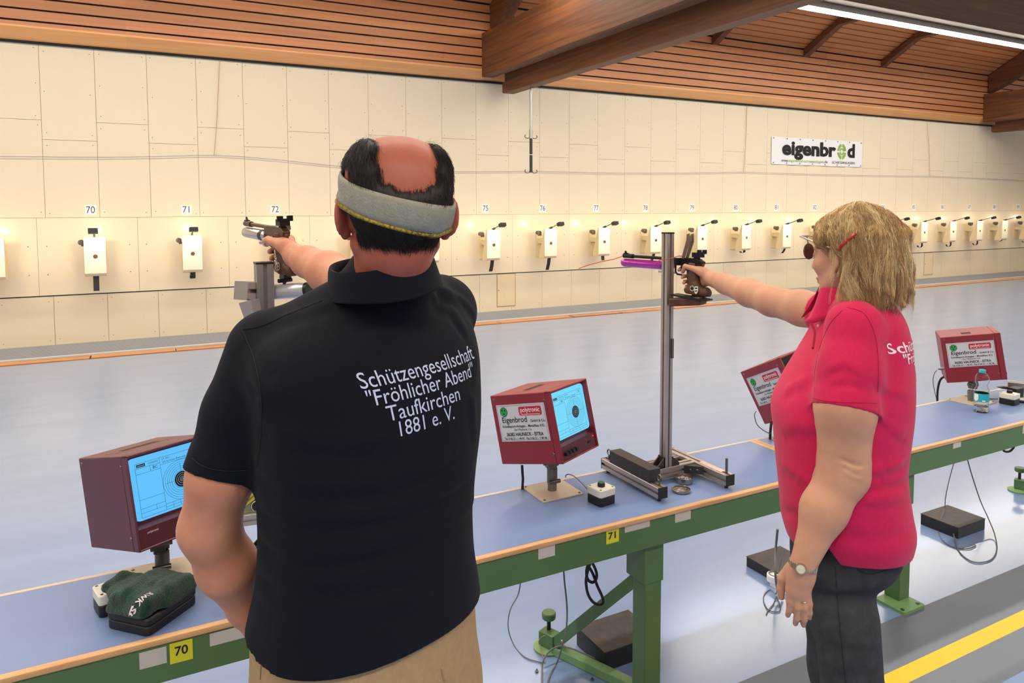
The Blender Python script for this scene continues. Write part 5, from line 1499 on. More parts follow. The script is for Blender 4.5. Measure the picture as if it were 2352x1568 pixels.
# collar, folded over
cc = at_depth(884, 662, 1.318)
def collar(name, c, fwd, up, rx, ry, prof, m, parent, a0=0.0, a1=2*PI, n=48, wob=0.0, tip=0.0):
    fv, lv, uv = basis(fwd, up)
    b = MB(); k = len(prof)
    full = a1-a0 > 2*PI-1e-3
    N = n if full else n+1
    for i in range(N):
        a = a0+(a1-a0)*i/n
        dr = fv*math.cos(a)*ry+lv*math.sin(a)*rx
        for q_i, (r, h) in enumerate(prof):
            low = max(0, q_i-len(prof)*.45)/(len(prof)*.55)
            ee = math.exp(-((a-a0)/.35)**2)+math.exp(-((a1-a)/.35)**2)
            r = r*(1+tip*low*ee); h = h-tip*.05*low*ee
            q = c+dr*r+uv*(h+wob*math.sin(3*a+r*20)*(0.003))
            b.v.append(tuple(q))
    M_ = N if full else N-1
    for i in range(M_):
        j = (i+1) % N
        for q in range(k-1): b.f.append((i*k+q, j*k+q, j*k+q+1, i*k+q+1)); b.mi.append(0)
    o = b.build(name, m, parent, world=True, angle=60)
    so = o.modifiers.new('thick', 'SOLIDIFY'); so.thickness = 0.002; so.offset = 0
    return o
collar('collar', cc, (-.30, .95, 0.0), (-0.12, -0.16, 1), .094, .106, [(.86, .010), (.88, .040), (.90, .048), (.94, .050), (.97, .043), (1.02, .016), (1.06, .000), (1.07, -.003)], M_navy, polo, wob=.5)
# embroidered lettering across the back
tc = sh.hit(992, 908)
rx_ = Vector((math.cos(th+.25), math.sin(th+.25), 0.035)); F4 = frame(tc, rx_, (0.02, 0, 1))
k_ = 0.0355
project_text('embroidery', [('Schützengesellschaft', 0.008, .0465, 0.036, 0.262, 0), ('"Fröhlicher Abend"', 0.004, .0175, 0.036, 0.245, 0), ('Taufkirchen', -.014, -.0115, 0.036, 0.158, 0), ('1881 e. V.', -.020, -.0400, 0.036, 0.118, 0)], F4, bvh_m, F4.to_3x3() @ Vector((0, 0, -1)), M_thread, polo, 0.0014)
# ---- trousers, shoes
tr = Field((-0.16, 0.95, 0.0), (0.80, 1.75, 1.06), 0.0065)
hs = secs[0]
tr.loft([(0.66, hs[1], hs[2], hs[3]*.70, hs[4]*.62, th), (0.76, hs[1], hs[2], hs[3]*.90, hs[4]*.88, th), (0.86, hs[1], hs[2], hs[3]*.965, hs[4]*.965, th), (0.95, hs[1], hs[2], hs[3]*.955, hs[4]*.945, th), (1.04, hs[1], hs[2], hs[3]*.93, hs[4]*.93, th)], 0.0)
ux, uy = math.cos(th), math.sin(th)
for sd in (-1, 1):
    hip = V3(hs[1]+sd*ux*.105, hs[2]+sd*uy*.105, .78); kne = V3(hs[1]+sd*ux*.135, hs[2]+sd*uy*.135+.02, .48); ank = V3(hs[1]+sd*ux*.15, hs[2]+sd*uy*.15, .06)
    tr.chain([hip, kne, ank], [.128, .096, .078], 0.06)
    s_ = MB(); s_.rbox((0, 0.05, 0.035), (0.10, 0.29, 0.07), 0.045)
    s_.M = None
    mm = Matrix.Translation((ank[0], ank[1], 0)) @ Matrix.Rotation(th+sd*-.15, 4, 'Z'); s_.v = [tuple(mm @ Vector(p)) for p in s_.v]
    s_.build('shoe', mat('shoe_dark', (40, 36, 34), 0.5), man, world=True, bevel=0.012)
tr.cut((0, 0, 0.05), (0, 0, -1))
trou, tV, tQ = field_obj('trousers', tr, M_khaki, man, 2)
bvh_t = bvh_of(tV, tQ)
M_khs = mat('khaki_seam', (140, 112, 80), 0.85)
seam('trouser_seam', [(592, 1462), (600, 1500), (598, 1560)], 0.0012, M_khs, trou, bvh_t)
seam('trouser_seam', [(614, 1498), (660, 1530), (720, 1560)], 0.0012, M_khs, trou, bvh_t)
seam('belt_loop', [(1016, 1532), (1022, 1560)], 0.004, M_khaki, trou, bvh_t)
# ---- hair: a dark ring of hair round a bald crown
q = head_coords(bV); s_h = 1.06
def hair_mask(q, jit=0.0):
    f, l, u = q[:, 0]/s_h, q[:, 1]/s_h, q[:, 2]/s_h
    r = np.sqrt(((f+.012)/.098)**2+(l/.078)**2+((u-.04)/.088)**2)
    near = r < 1.18
    wn = .012*np.sin(l*90)+.006*np.sin(l*230+1)
    nape = u > (-.078+.35*np.maximum(0, np.abs(l)-.040)+wn*.4)
    front = f < (.045-.35*np.maximum(0, .05-u)-.0)
    sideburn = (f < .02) | (u > .03)
    bald = (np.abs(l+.004) < .047+.004*np.sin(u*160)-.25*np.maximum(0, .06-u)) & (u > .036+9*(l+.004)**2+.004*np.sin(l*300))
    behind_ear = ~((np.abs(l) > .066) & (u < .028) & (f > -.038))
    return near & nape & front & sideburn & ~bald & behind_ear
fc = bV[bQ].mean(1); fq = head_coords(fc)
mk = hair_mask(fq) & (np.abs(fq[:, 1]) < .0835)
nrm = np.cross(bV[bQ[:, 1]]-bV[bQ[:, 0]], bV[bQ[:, 2]]-bV[bQ[:, 0]]); nrm /= np.linalg.norm(nrm, axis=1)[:, None]+1e-12
VN = np.zeros_like(bV)
for k in range(4): np.add.at(VN, bQ[:, k], nrm)
VN /= np.linalg.norm(VN, axis=1)[:, None]+1e-12
hq = bQ[mk]; used = np.unique(hq); remap = np.full(len(bV), -1); remap[used] = np.arange(len(used))
# thickness falls to nothing at the rim of the hair; the fibres alone carry the edge
w_ = np.zeros(len(bV)); cnt = np.zeros(len(bV))
for k in range(4): np.add.at(w_, bQ[:, k], mk.astype(float)); np.add.at(cnt, bQ[:, k], 1)
w_ /= np.maximum(cnt, 1)
for _ in range(7):
    ff = w_[bQ].mean(1); w2 = np.zeros(len(bV))
    for k in range(4): np.add.at(w2, bQ[:, k], ff)
    w_ = w2/np.maximum(cnt, 1)
rng = np.random.default_rng(5)
wf_f = w_[bQ].mean(1)
capm = (wf_f > .60) & (np.abs(fq[:, 1]) < .0835) & mk
hq = bQ[capm]; used = np.unique(hq); remap = np.full(len(bV), -1); remap[used] = np.arange(len(used))
HV = bV[used]+VN[used]*(0.0004+0.0075*np.clip((w_[used]-.55)/.45, 0, 1))[:, None]
hair_m = np_mesh('hair', HV, remap[hq], M_hairm, man)
def band_off(qh): 
    l, f = qh[1], qh[0]; a = math.atan2(l, f); return qh[2]-(.030+.0215*math.sin(a)+.029*math.cos(a)*(1 if f < 0 else .6))
smk = (wf_f > .22) & (np.abs(fq[:, 1]) < .0835) & (np.linalg.norm(fq-[-.012, 0, .035], axis=1) < .135) & ~((np.abs(fq[:, 1]) > .068) & (fq[:, 2] < .032) & (fq[:, 0] > -.040)) & (fq[:, 0] < .06)
si = np.where(smk)[0]; pw = np.clip((wf_f[si]-.2)/.35, .22, 1); pw /= pw.sum()
lines = []; lines_l = []
for i in rng.choice(si, 21000, p=pw):
    p = fc[i]+rng.normal(0, .0014, 3); n = nrm[i]; qh = head_coords(p[None])[0]
    bo = band_off(qh)
    if -.018 < bo < .0265: continue
    top = bo > 0
    dn = (-u_h*.8-f_h*.55+l_h*np.sign(qh[1])*.22*(abs(qh[1])/.06) if top else -u_h*1.0-f_h*.2-l_h*np.sign(qh[1])*.25)+rng.normal(0, .16, 3)
    dn = dn-n*(dn @ n); dn /= np.linalg.norm(dn)+1e-9
    L_ = rng.uniform(.012, .024)
    if top: L_ = min(L_, max(.007, bo-.017))
    lift = .0005+.0075*np.clip((wf_f[i]-.55)/.45, 0, 1)
    p0 = p+n*lift*.7
    lines.append([p0, p0+dn*L_*.5+n*.0018, p0+dn*L_+n*(-.0004+rng.uniform(0, .0016))])
# a few fine wisps standing at the edges of the bald crown
bm = (fq[:, 2] > .085) & (np.abs(fq[:, 1]) > .035) & (np.abs(fq[:, 1]) < .08) & (np.linalg.norm(fq-[-.012, 0, .04], axis=1) < .13) & (fq[:, 0] > -.06)
ci = np.where(bm)[0]
for i in rng.choice(ci, 170):
    p = fc[i]; n = nrm[i]; dn = -f_h*.6+l_h*np.sign(fq[i, 1])*.5+rng.normal(0, .35, 3); dn -= n*(dn @ n); dn /= np.linalg.norm(dn)
    L_ = rng.uniform(.012, .028); lines_l.append([p, p+dn*L_*.5+n*.007, p+dn*L_+n*(.004+.012*rng.random())])
strands('hair_fibres', lines, .00030, M_hairm, hair_m, n=3)
strands('hair_wisps', lines_l, .00014, mat('hair_wisp', (96, 68, 52), 0.5), hair_m, n=3)
# ---- headband
bvh_b = bvh_of(bV, bQ)
def band_ring(h_off, grow, n=72):
    pts = []
    for k in range(n):
        a = 2*PI*k/n
        dl, df = math.sin(a), math.cos(a)
        uu = .030+.0215*dl+.029*df*(1 if df < 0 else .6)+h_off
        o = hd_c+u_h*uu-f_h*.008; d = f_h*df+l_h*dl
        far = Vector(o+d*.25); h = bvh_b.ray_cast(far, -Vector(d))
        p = np.array(h[0]) if h[0] is not None else o+d*.09
        rr = np.linalg.norm(p-o)
        pts.append((o, d, min(rr, .116)+grow))
    R_ = np.array([x[2] for x in pts])
    for _ in range(8): R_ = (np.roll(R_, 1)+R_*2+np.roll(R_, -1))/4
    return [x[0]+x[1]*r for x, r in zip(pts, R_)]
b = MB(); hs_ = np.linspace(-.024, .024, 7)
for h in hs_:
    b.v += [tuple(p) for p in band_ring(h, .0085 if abs(h) < .02 else .0075)]
n_ = 72
for i in range(len(hs_)-1):
    for k in range(n_): b.f.append((i*n_+k, i*n_+(k+1) % n_, (i+1)*n_+(k+1) % n_, (i+1)*n_+k)); b.mi.append(0)
hb = b.build('headband', M_bandg, man, world=True, angle=80)
so = hb.modifiers.new('thick', 'SOLIDIFY'); so.thickness = 0.004; so.offset = 0
b = MB(); b.tube(band_ring(-.0255, .0085), .0038, 8, closed=True); b.build('yellow_edge', M_bandy, hb, world=True)
b = MB(); b.tube(band_ring(-.0300, .0080), .0016, 6, closed=True); b.build('grey_piping', M_bandg, hb, world=True)
# ================================================================== the woman in the pink polo, seen from her left
M_pink = mat('pink_pique', (204, 30, 80), 0.8, var=0.06, scale=160, bump=0.16, bscale=1500, spec=0.2, sheen=0.12)
M_pinks = mat('pink_seam', (158, 14, 50), 0.85)
M_jean = mat('charcoal_denim', (66, 66, 70), 0.8, rgb2=(52, 52, 56), scale=30, bump=0.25, bscale=600, spec=0.2)
M_jeans = mat('denim_seam', (30, 30, 33), 0.85)
M_blond = mat('hair_blond', (236, 192, 132), 0.45, rgb2=(156, 114, 70), scale=22, stretch=(9, 9, .7), spec=0.4, bump=0.6, bscale=30)
M_blond2 = mat('hair_blond_light', (252, 222, 170), 0.42, var=0.12, scale=60, spec=0.45)
M_whtt = mat('white_embroidery', (244, 226, 228), 0.6)
hw = at_depth(1955, 588, 1.92)
woman = thing('person', 'person with blond hair in a pink polo shirt standing at right, aiming a pistol', 'person', (float(hw[0])+0.02, float(hw[1])-0.03, 0.0))
fw_, lw_, uw_ = basis((-0.06, 1.0, -0.07), (0, 0, 1))
tw = 0.90
rows = ((1236, 1800, 2090, 1.93, .90), (1200, 1789, 2096, 1.93, .88), (1150, 1785, 2088, 1.93, .88), (1100, 1780, 2080, 1.93, .86), (1050, 1775, 2077, 1.93, .86), (1000, 1771, 2083, 1.93, .88),
        (930, 1767, 2091, 1.93, .88), (880, 1789, 2093, 1.93, .82), (820, 1824, 2091, 1.935, .74), (765, 1856, 2085, 1.94, .64), (715, 1880, 2068, 1.945, .58), (678, 1898, 2040, 1.95, .75))
wsec = [section(v, a, b_, z, tw, r) for (v, a, b_, z, r) in rows]
hemz = wsec[0][0]
wL = at_depth(1962, 755, 1.80); wR = at_depth(1918, 724, 2.09)
Ow = at_depth(1597, 617, 2.70)
Mw = solve_depth(1429, 604, Ow, 0.395)
pist_w, Gw = pistol('air_pistol', 'air pistol with magenta air cylinder held out by the woman', Ow, Mw-Ow, (0.02, 0.05, 1), M_mag, True, 'shield', 0.385)
wrW = Gw(-.076, -.004, -.032)
elW = at_depth(1772, 692, 2.34)
wb_ = Field((1.10, 0.85, 0.50), (2.25, 2.30, 1.80), 0.0036)
head_field(wb_, hw, fw_, lw_, uw_, 0.98, brow=.8, jaw=.92, nose=.98)
wn1 = at_depth(1965, 700, 1.945)
wb_.cone(hw-fw_*.022-uw_*.05, wn1, .050, .058, 0.02)
wb_.cone(hw-fw_*.0-uw_*.07, wn1+V3(-.02, .02, .01), .046, .050, 0.02)
wb_.chain([wR, wR+(elW-wR)*.5, elW, elW+(wrW-elW)*.35, elW+(wrW-elW)*.75, wrW], [.057, .053, .046, .045, .034, .028], 0.02)
thumbW = [(-.046, .010, -.010), (-.010, .025, .002), (.026, .026, .008), (.040, .024, -.014)]
grip_hand(wb_, Gw, wrW, thumbW, 0.97, 0.92)
# left arm hanging: sleeve end, elbow, forearm, wrist, relaxed hand
wh = at_depth(1941, 940, 1.755); we = at_depth(1937, 1085, 1.765); wf1 = at_depth(1893, 1170, 1.755); ww = at_depth(1846, 1292, 1.735)
wb_.chain([wL, wh, we], [.064, .066, .058], 0.03)
wb_.chain([we, wf1, ww], [.056, .050, .030], 0.03)
kd = np.array(at_depth(1834, 1352, 1.735)); fdir = (kd-ww)/np.linalg.norm(kd-ww)
sid = CAMM[0]; sid = sid-fdir*(sid @ fdir); sid /= np.linalg.norm(sid); bk = np.cross(fdir, sid); bk = bk if bk @ (CAMC-kd) > 0 else -bk
wb_.cone(ww, ww+(kd-ww)*.5, .027, .032, 0.012, flat=(tuple(bk), .62))
wb_.cone(ww+(kd-ww)*.4, kd, .032, .031, 0.012, flat=(tuple(bk), .52))
fing = [(-.024, [(0, 0), (.030, -.002), (.052, -.006), (.066, -.014)], .0084), (-.008, [(0.006, .001), (.038, .002), (.064, -.003), (.080, -.012)], .0086), (.009, [(0.004, .001), (.036, .003), (.062, -.001), (.078, -.009)], .0084), (.024, [(-.002, 0), (.026, .002), (.046, -.001), (.060, -.007)], .0076)]
for i, (off, pts, r) in enumerate(fing):
    lean = .27+.03*i
    P = [kd+sid*(off*.92+a*lean)+fdir*a*1.12+bk*(b_*1.3) for (a, b_) in pts]
    for j in range(3): wb_.cone(P[j], P[j+1], r*(1.06-.10*j), r*(.96-.10*j), 0.003)
    wb_.ell(P[1], (r*1.08,)*3, 0.002)
# thumb on the far side of the hand, towards the front
tb0 = ww+(kd-ww)*.35-sid*.022-bk*.012; wb_.chain([tb0, tb0+fdir*.032-sid*.010-bk*.012, tb0+fdir*.060-sid*.006-bk*.018, tb0+fdir*.082+sid*.000-bk*.020], [.0145, .0115, .0095, .0075], 0.006)
wb_.loft([(s[0], s[1], s[2], s[3]-.02, s[4]-.02, s[5]) for s in wsec[3:]], 0.02)
# ---- polo shirt
def torso_w(fl):
    fl.loft(wsec, 0.0)
    fl.chain([at_depth(1968, 705, 1.93), wL+V3(0, 0, .004)], [.058, .060], 0.035)
    fl.chain([at_depth(1955, 700, 1.96), wR], [.056, .060], 0.035)
ws = Field((1.10, 0.85, 0.80), (2.25, 1.85, 1.60), 0.0042)
torso_w(ws)
def blank(fl): g = Field(fl.lo, fl.lo+fl.h*(fl.n-1), fl.h); g.n = fl.n; g.F = np.full(fl.n, 0.06, np.float32); return g
def merge(A, B, k): h = np.clip(0.5+0.5*(A.F-B.F)/k, 0, 1); A.F = (A.F*(1-h)+B.F*h-k*h*(1-h)).astype(np.float32)
ts = blank(wb_); torso_w(ts)
zz = (wb_.lo[2]+wb_.h*np.arange(wb_.n[2]))[None, None, :]
inside = (ts.F < 0.02) & (zz < at_depth(1960, 690, 1.9)[2])
armf = blank(wb_); armf.chain([wh, we, wf1, ww, kd+fdir*.09], [.07, .062, .055, .038, .05], 0.0)
wb_.F = np.where(inside & (armf.F > 0.0), np.maximum(wb_.F, ts.F+0.006), wb_.F)
for pts in ([(1928, 1052), (1950, 1066), (1972, 1080)], [(1935, 1070), (1955, 1084), (1975, 1092)], [(1945, 1060), (1965, 1068), (1980, 1070)]): wb_.fold(pts, -.0035, .006); wb_.fold([(u+4, v+9) for (u, v) in pts], .003, .006)
wbody, wV, wQ = field_obj('body', wb_, M_skinw, woman, 2)
sl = blank(ws); ad = (wh-wL)/np.linalg.norm(wh-wL)
sl.chain([wL, wL+ad*.10, wh+ad*.03], [.066, .075, .0745], 0.02)
sl.cone(wh-ad*.026, wh+ad*.03, .0765, .0765, 0.002); sl.cut(wh+ad*.0, ad+V3(0, 0, -.05))
merge(ws, sl, .025)
sr = blank(ws); rd_ = (elW-wR)/np.linalg.norm(elW-wR); sr.chain([wR, wR+rd_*.08, wR+rd_*.2], [.060, .060, .058], .02); sr.cut(wR+rd_*.055, rd_); merge(ws, sr, .02)
ws.cut((0, 0, hemz), (0, 0, -1))
# slit at the side of the hem
ws.wedge([(1901, 1256), (1850, 1320), (1952, 1325)], 1.88)
for pts, a, w in (([(1800, 990), (1840, 975), (1880, 985)], .005, .02), ([(1795, 1060), (1830, 1085), (1870, 1120)], .006, .018), ([(1795, 1150), (1830, 1160), (1870, 1175)], .005, .016), ([(1985, 1085), (2030, 1075), (2075, 1055)], .009, .016), ([(1960, 1115), (2020, 1100), (2078, 1090)], .007, .014),
                  ([(1975, 1150), (2030, 1145), (2080, 1140)], .004, .016), ([(1940, 1210), (2000, 1220), (2080, 1200)], .004, .018), ([(2010, 870), (2050, 900), (2085, 900)], .005, .016), ([(2010, 940), (2050, 985), (2080, 1000)], .004, .016), ([(1890, 720), (1880, 790), (1870, 850)], .004, .016), ([(1800, 900), (1830, 880), (1860, 870)], .005, .018),
                  ([(1900, 850), (1940, 830), (1985, 860)], .004, .012), ([(1900, 880), (1950, 860), (1990, 885)], .003, .012), ([(2010, 760), (2015, 830), (2012, 900)], .005, .012)):
    ws.fold(pts, a*.9, w); ws.fold([(u, v+20) for (u, v) in pts], -a*.7, w)
wpolo, wsV, wsQ = field_obj('polo_shirt', ws, M_pink, woman, 2)
bvh_ws = bvh_of(wsV, wsQ)
seam('sleeve_seam', [(1866, 914), (1900, 921), (1950, 924), (2014, 926)], 0.0005, M_pinks, wpolo, bvh_ws)
seam('armhole_seam', [(1935, 712), (1905, 745), (1882, 800), (1872, 850), (1870, 900)], 0.0005, M_pinks, wpolo, bvh_ws)
seam('armhole_seam', [(1945, 705), (1985, 720), (2010, 770), (2018, 840), (2016, 900)], 0.0005, M_pinks, wpolo, bvh_ws)
seam('side_seam', [(1980, 1100), (1955, 1180), (1915, 1255)], 0.0005, M_pinks, wpolo, bvh_ws)
wc = at_depth(1958, 690, 1.945)
collar('collar', wc, (-.70, .72, -.10), (-0.10, 0.0, 1), .082, .086, [(.84, .012), (.86, .036), (.90, .044), (.96, .040), (1.06, .010), (1.16, -.020), (1.20, -.030)], M_pink, wpolo, a0=0.30, a1=2*PI-.30, wob=1.2, tip=.42)
# placket and button at the front
seam('placket', [(1864, 742), (1872, 765), (1868, 800)], 0.004, M_pinks, wpolo, bvh_ws)
bp_ = surf_line(bvh_ws, [(1880, 748)])
if bp_: MB().sphere(bp_[0], .0045, 10, 6).build('button', M_lwht, wpolo, world=True)
# lettering on the back, mostly turned away
back_n = V3(math.sin(tw), -math.cos(tw), 0)
tcw = V3(wsec[7][1], wsec[7][2], at_depth(2060, 818, 1.9)[2])+back_n*.2-V3(math.cos(tw), math.sin(tw), 0)*.055
rxw = Vector((math.cos(tw), math.sin(tw), 0.0)); Fw = frame(tcw, rxw, (0, 0, 1))
project_text('embroidery', [('Schützengesellschaft', 0.02, .0465, 0.036, 0.26, .0004), ('"Fröhlicher Abend"', 0.02, .0175, 0.036, 0.22, .0004), ('Taufkirchen', 0.02, -.0115, 0.036, 0.14, .0004), ('1881 e. V.', 0.02, -.0400, 0.036, 0.10, .0004)], Fw, bvh_ws, -back_n, M_whtt, wpolo, 0.0014)
# ---- jeans and shoes
je = Field((1.20, 0.80, 0.0), (2.10, 1.75, 1.06), 0.0065)
hip = [section(*q) for q in ((1420, 1842, 1996, 1.93, tw, 1.0), (1370, 1832, 2002, 1.93, tw, .95), (1330, 1822, 2012, 1.93, tw, .92), (1290, 1812, 2052, 1.93, tw, .90), (1230, 1812, 2076, 1.93, tw, .9), (1150, 1812, 2064, 1.93, tw, .85))]
je.loft(hip, 0.0)
lu = V3(math.cos(tw), math.sin(tw), 0)
for sd in (-1, 1):
    c0 = at_depth(1925, 1385, 1.93); c1 = at_depth(1943, 1568, 1.93); dn_ = (c1-c0); 
    A = c0+lu*sd*.078; Bk = V3(c1[0], c1[1], c1[2])+lu*sd*.080; kz = V3(Bk[0]+.005, Bk[1]-.0, .44)+lu*sd*.005; an = V3(kz[0]+.01, kz[1]-.02, .07)+lu*sd*.01
    je.chain([A, Bk, kz, an], [.080, .073, .066, .058], 0.035)
    s_ = MB(); s_.rbox((0, 0.045, 0.03), (0.085, 0.25, 0.06), 0.04)
    mm = Matrix.Translation((an[0], an[1], 0)) @ Matrix.Rotation(tw+sd*-.12, 4, 'Z'); s_.v = [tuple(mm @ Vector(p)) for p in s_.v]
    s_.build('shoe', mat('shoe_dark', (40, 36, 34), 0.5), woman, world=True, bevel=0.012)
je.cut((0, 0, .05), (0, 0, -1))
for pts, a, w in (([(1880, 1345), (1950, 1350), (2012, 1335)], .005, .014), ([(1890, 1400), (1950, 1410), (2010, 1395)], .004, .014), ([(1870, 1500), (1930, 1530), (2010, 1525)], .005, .016), ([(1880, 1455), (1940, 1475), (2005, 1470)], .004, .016)):
    je.fold(pts, a, w); je.fold([(u, v+18) for (u, v) in pts], -a, w)
jeans, jV, jQ = field_obj('jeans', je, M_jean, woman, 2)
bvh_j = bvh_of(jV, jQ)
seam('jeans_pocket', [(1968, 1292), (1972, 1310), (2000, 1318), (2040, 1308)], 0.0009, M_jeans, jeans, bvh_j)
seam('jeans_seam', [(1918, 1300), (1925, 1400), (1935, 1500), (1942, 1568)], 0.0008, M_jeans, jeans, bvh_j)
# ---- wrist watch, ring, ear-ring
M_gold = mat('watch_steel', (196, 180, 150), 0.25, metal=0.95)
wdir = (kd-ww)/np.linalg.norm(kd-ww)
wc_ = ww+wdir*.006
b = MB(); ring_ = []
for k in range(28):
    a = 2*PI*k/28; ring_.append(wc_+sid*math.cos(a)*.0325+bk*math.sin(a)*.027)
for k in range(28):
    p = Vector(ring_[k]); q = Vector(ring_[(k+1) % 28]); tg_ = (q-p).normalized(); R = Matrix((tg_, Vector(wdir), tg_.cross(Vector(wdir)))).transposed()
    b.box((p+q)/2, ((q-p).length*.86, .013, .0035), R)
wt_ = b.build('watch_bracelet', M_gold, woman, world=True, bevel=0.0006)
fa = math.radians(118); fcen = wc_+sid*math.cos(fa)*.0335+bk*math.sin(fa)*.029; fn = sid*math.cos(fa)+bk*math.sin(fa)
b = MB(); b.cyl(tuple(fcen-fn*.002), tuple(fcen+fn*.006), .0125, n=20); wf_ = b.build('watch_case', M_gold, wt_, world=True)
b = MB(); b.cyl(tuple(fcen+fn*.006), tuple(fcen+fn*.0066), .0098, n=20); b.build('watch_dial', mat('dial_cream', (226, 216, 196), 0.3), wt_, world=True)
rp = kd+sid*(.0083+.022*.33)+fdir*.025+bk*.003
b = MB(); b.tube([tuple(rp+sid*math.cos(a)*.0092+bk*math.sin(a)*.0092) for a in np.linspace(0, 2*PI, 17)[:-1]], .0012, 6, closed=True); b.build('finger_ring', M_gold, woman, world=True)
ep = hw+fw_*(-.006)+lw_*.084+uw_*(-.040)
b = MB(); b.sphere(tuple(ep), .0035, 8, 6); b.tube([tuple(ep+fw_*.003*math.sin(a)-uw_*(.010-.010*math.cos(a))) for a in np.linspace(0, 2*PI, 13)[:-1]], .0010, 6, closed=True); b.build('ear_ring', M_gold, woman, world=True)
# ---- hair: wavy blond bob
Rw = np.stack([fw_, lw_, uw_], 1)
def hp(a, l, u): return hw+fw_*a+lw_*l+uw_*u
rngw = np.random.default_rng(12)
hc = hw-fw_*.022
C0 = hc+uw_*.043
def dirp(phi): return fw_*math.cos(phi)+lw_*math.sin(phi)
# core: crown, back, and hanging locks with turned ends
core = Field(hw-.23, hw+.23, 0.0038)
core.ell(hc-fw_*.004+uw_*.038, (.098, .092, .098), 0.0, Rw)
core.ell(hc-fw_*.026+uw_*.010, (.084, .090, .088), 0.02, Rw)
core.ell(hc-fw_*.034-uw_*.024, (.078, .084, .070), 0.03, Rw)
NL = 21
for k in range(NL):
    a = math.radians(108+k*(164/(NL-1))); d = dirp(a); tg = np.cross(uw_, d)
    back = max(0, -math.cos(a)); r0 = .090+.015*back; j1, j2, j3 = math.sin(k*2.7), math.sin(k*4.1+1), math.sin(k*1.3+2)
    bot = -.094-.020*back+.016*j1
    p0 = hc+d*(r0*.97)+uw_*.040; p1 = hc+d*(r0*1.03+.004*j2)+tg*.010*j3-uw_*.035; p2 = hc+d*(r0*1.0+.010*j1)+tg*.016*j2+uw_*(bot*.72); p3 = p2+d*(.012+.010*j3)+tg*.014*j1+uw_*(bot*.28)
    core.chain([p0, p1, p2, p3], [.013, .017, .015, .004], 0.005)
for k in range(9):
    a = math.radians(60+k*30); d = dirp(a); j = math.sin(k*3.3)
    core.chain([hc+d*.070+uw_*.10, hc+d*(.100+.008*max(0, -math.cos(a)))+uw_*.055, hc+d*(.106+.012*max(0, -math.cos(a)))+dirp(a+.5)*.012*j-uw_*.02], [.012, .016, .008], 0.008)
for (a, l, u, r) in ((.042, 0, .080, .032), (.040, .038, .072, .032), (.040, -.038, .072, .032)): core.ell(hp(a, l, u), (r, r, r*.8), 0.03)
# keep the face and the ear free
core.ell(hp(.122, 0, -.014), (.080, .150, .064), 0.008, Rw, op='sub')
core.ell(hp(.075, .075, -.060), (.080, .060, .080), 0.01, Rw, op='sub'); core.ell(hp(.075, -.075, -.060), (.080, .060, .080), 0.01, Rw, op='sub')
core.ell(hp(.012, .104, -.012), (.044, .040, .050), 0.006, Rw, op='sub'); core.ell(hp(.030, .090, -.050), (.045, .05, .05), 0.008, Rw, op='sub')
cV, cQ = core.mesh(); cV = relax(cV, cQ, 2)
wv = (cV-hc) @ Rw; ph = np.arctan2(wv[:, 1], wv[:, 0])
out = (cV-hc); out = out-np.outer(out @ uw_, uw_); out /= np.linalg.norm(out, axis=1)[:, None]+1e-9
cV = cV+out*(.0016*np.sin(ph*40+wv[:, 2]*26+2*np.sin(ph*7)))[:, None]-out*.002
hair_w = np_mesh('hair', cV, cQ, M_blond, woman)
bvh_c = bvh_of(cV, cQ)
sets = [[], [], []]
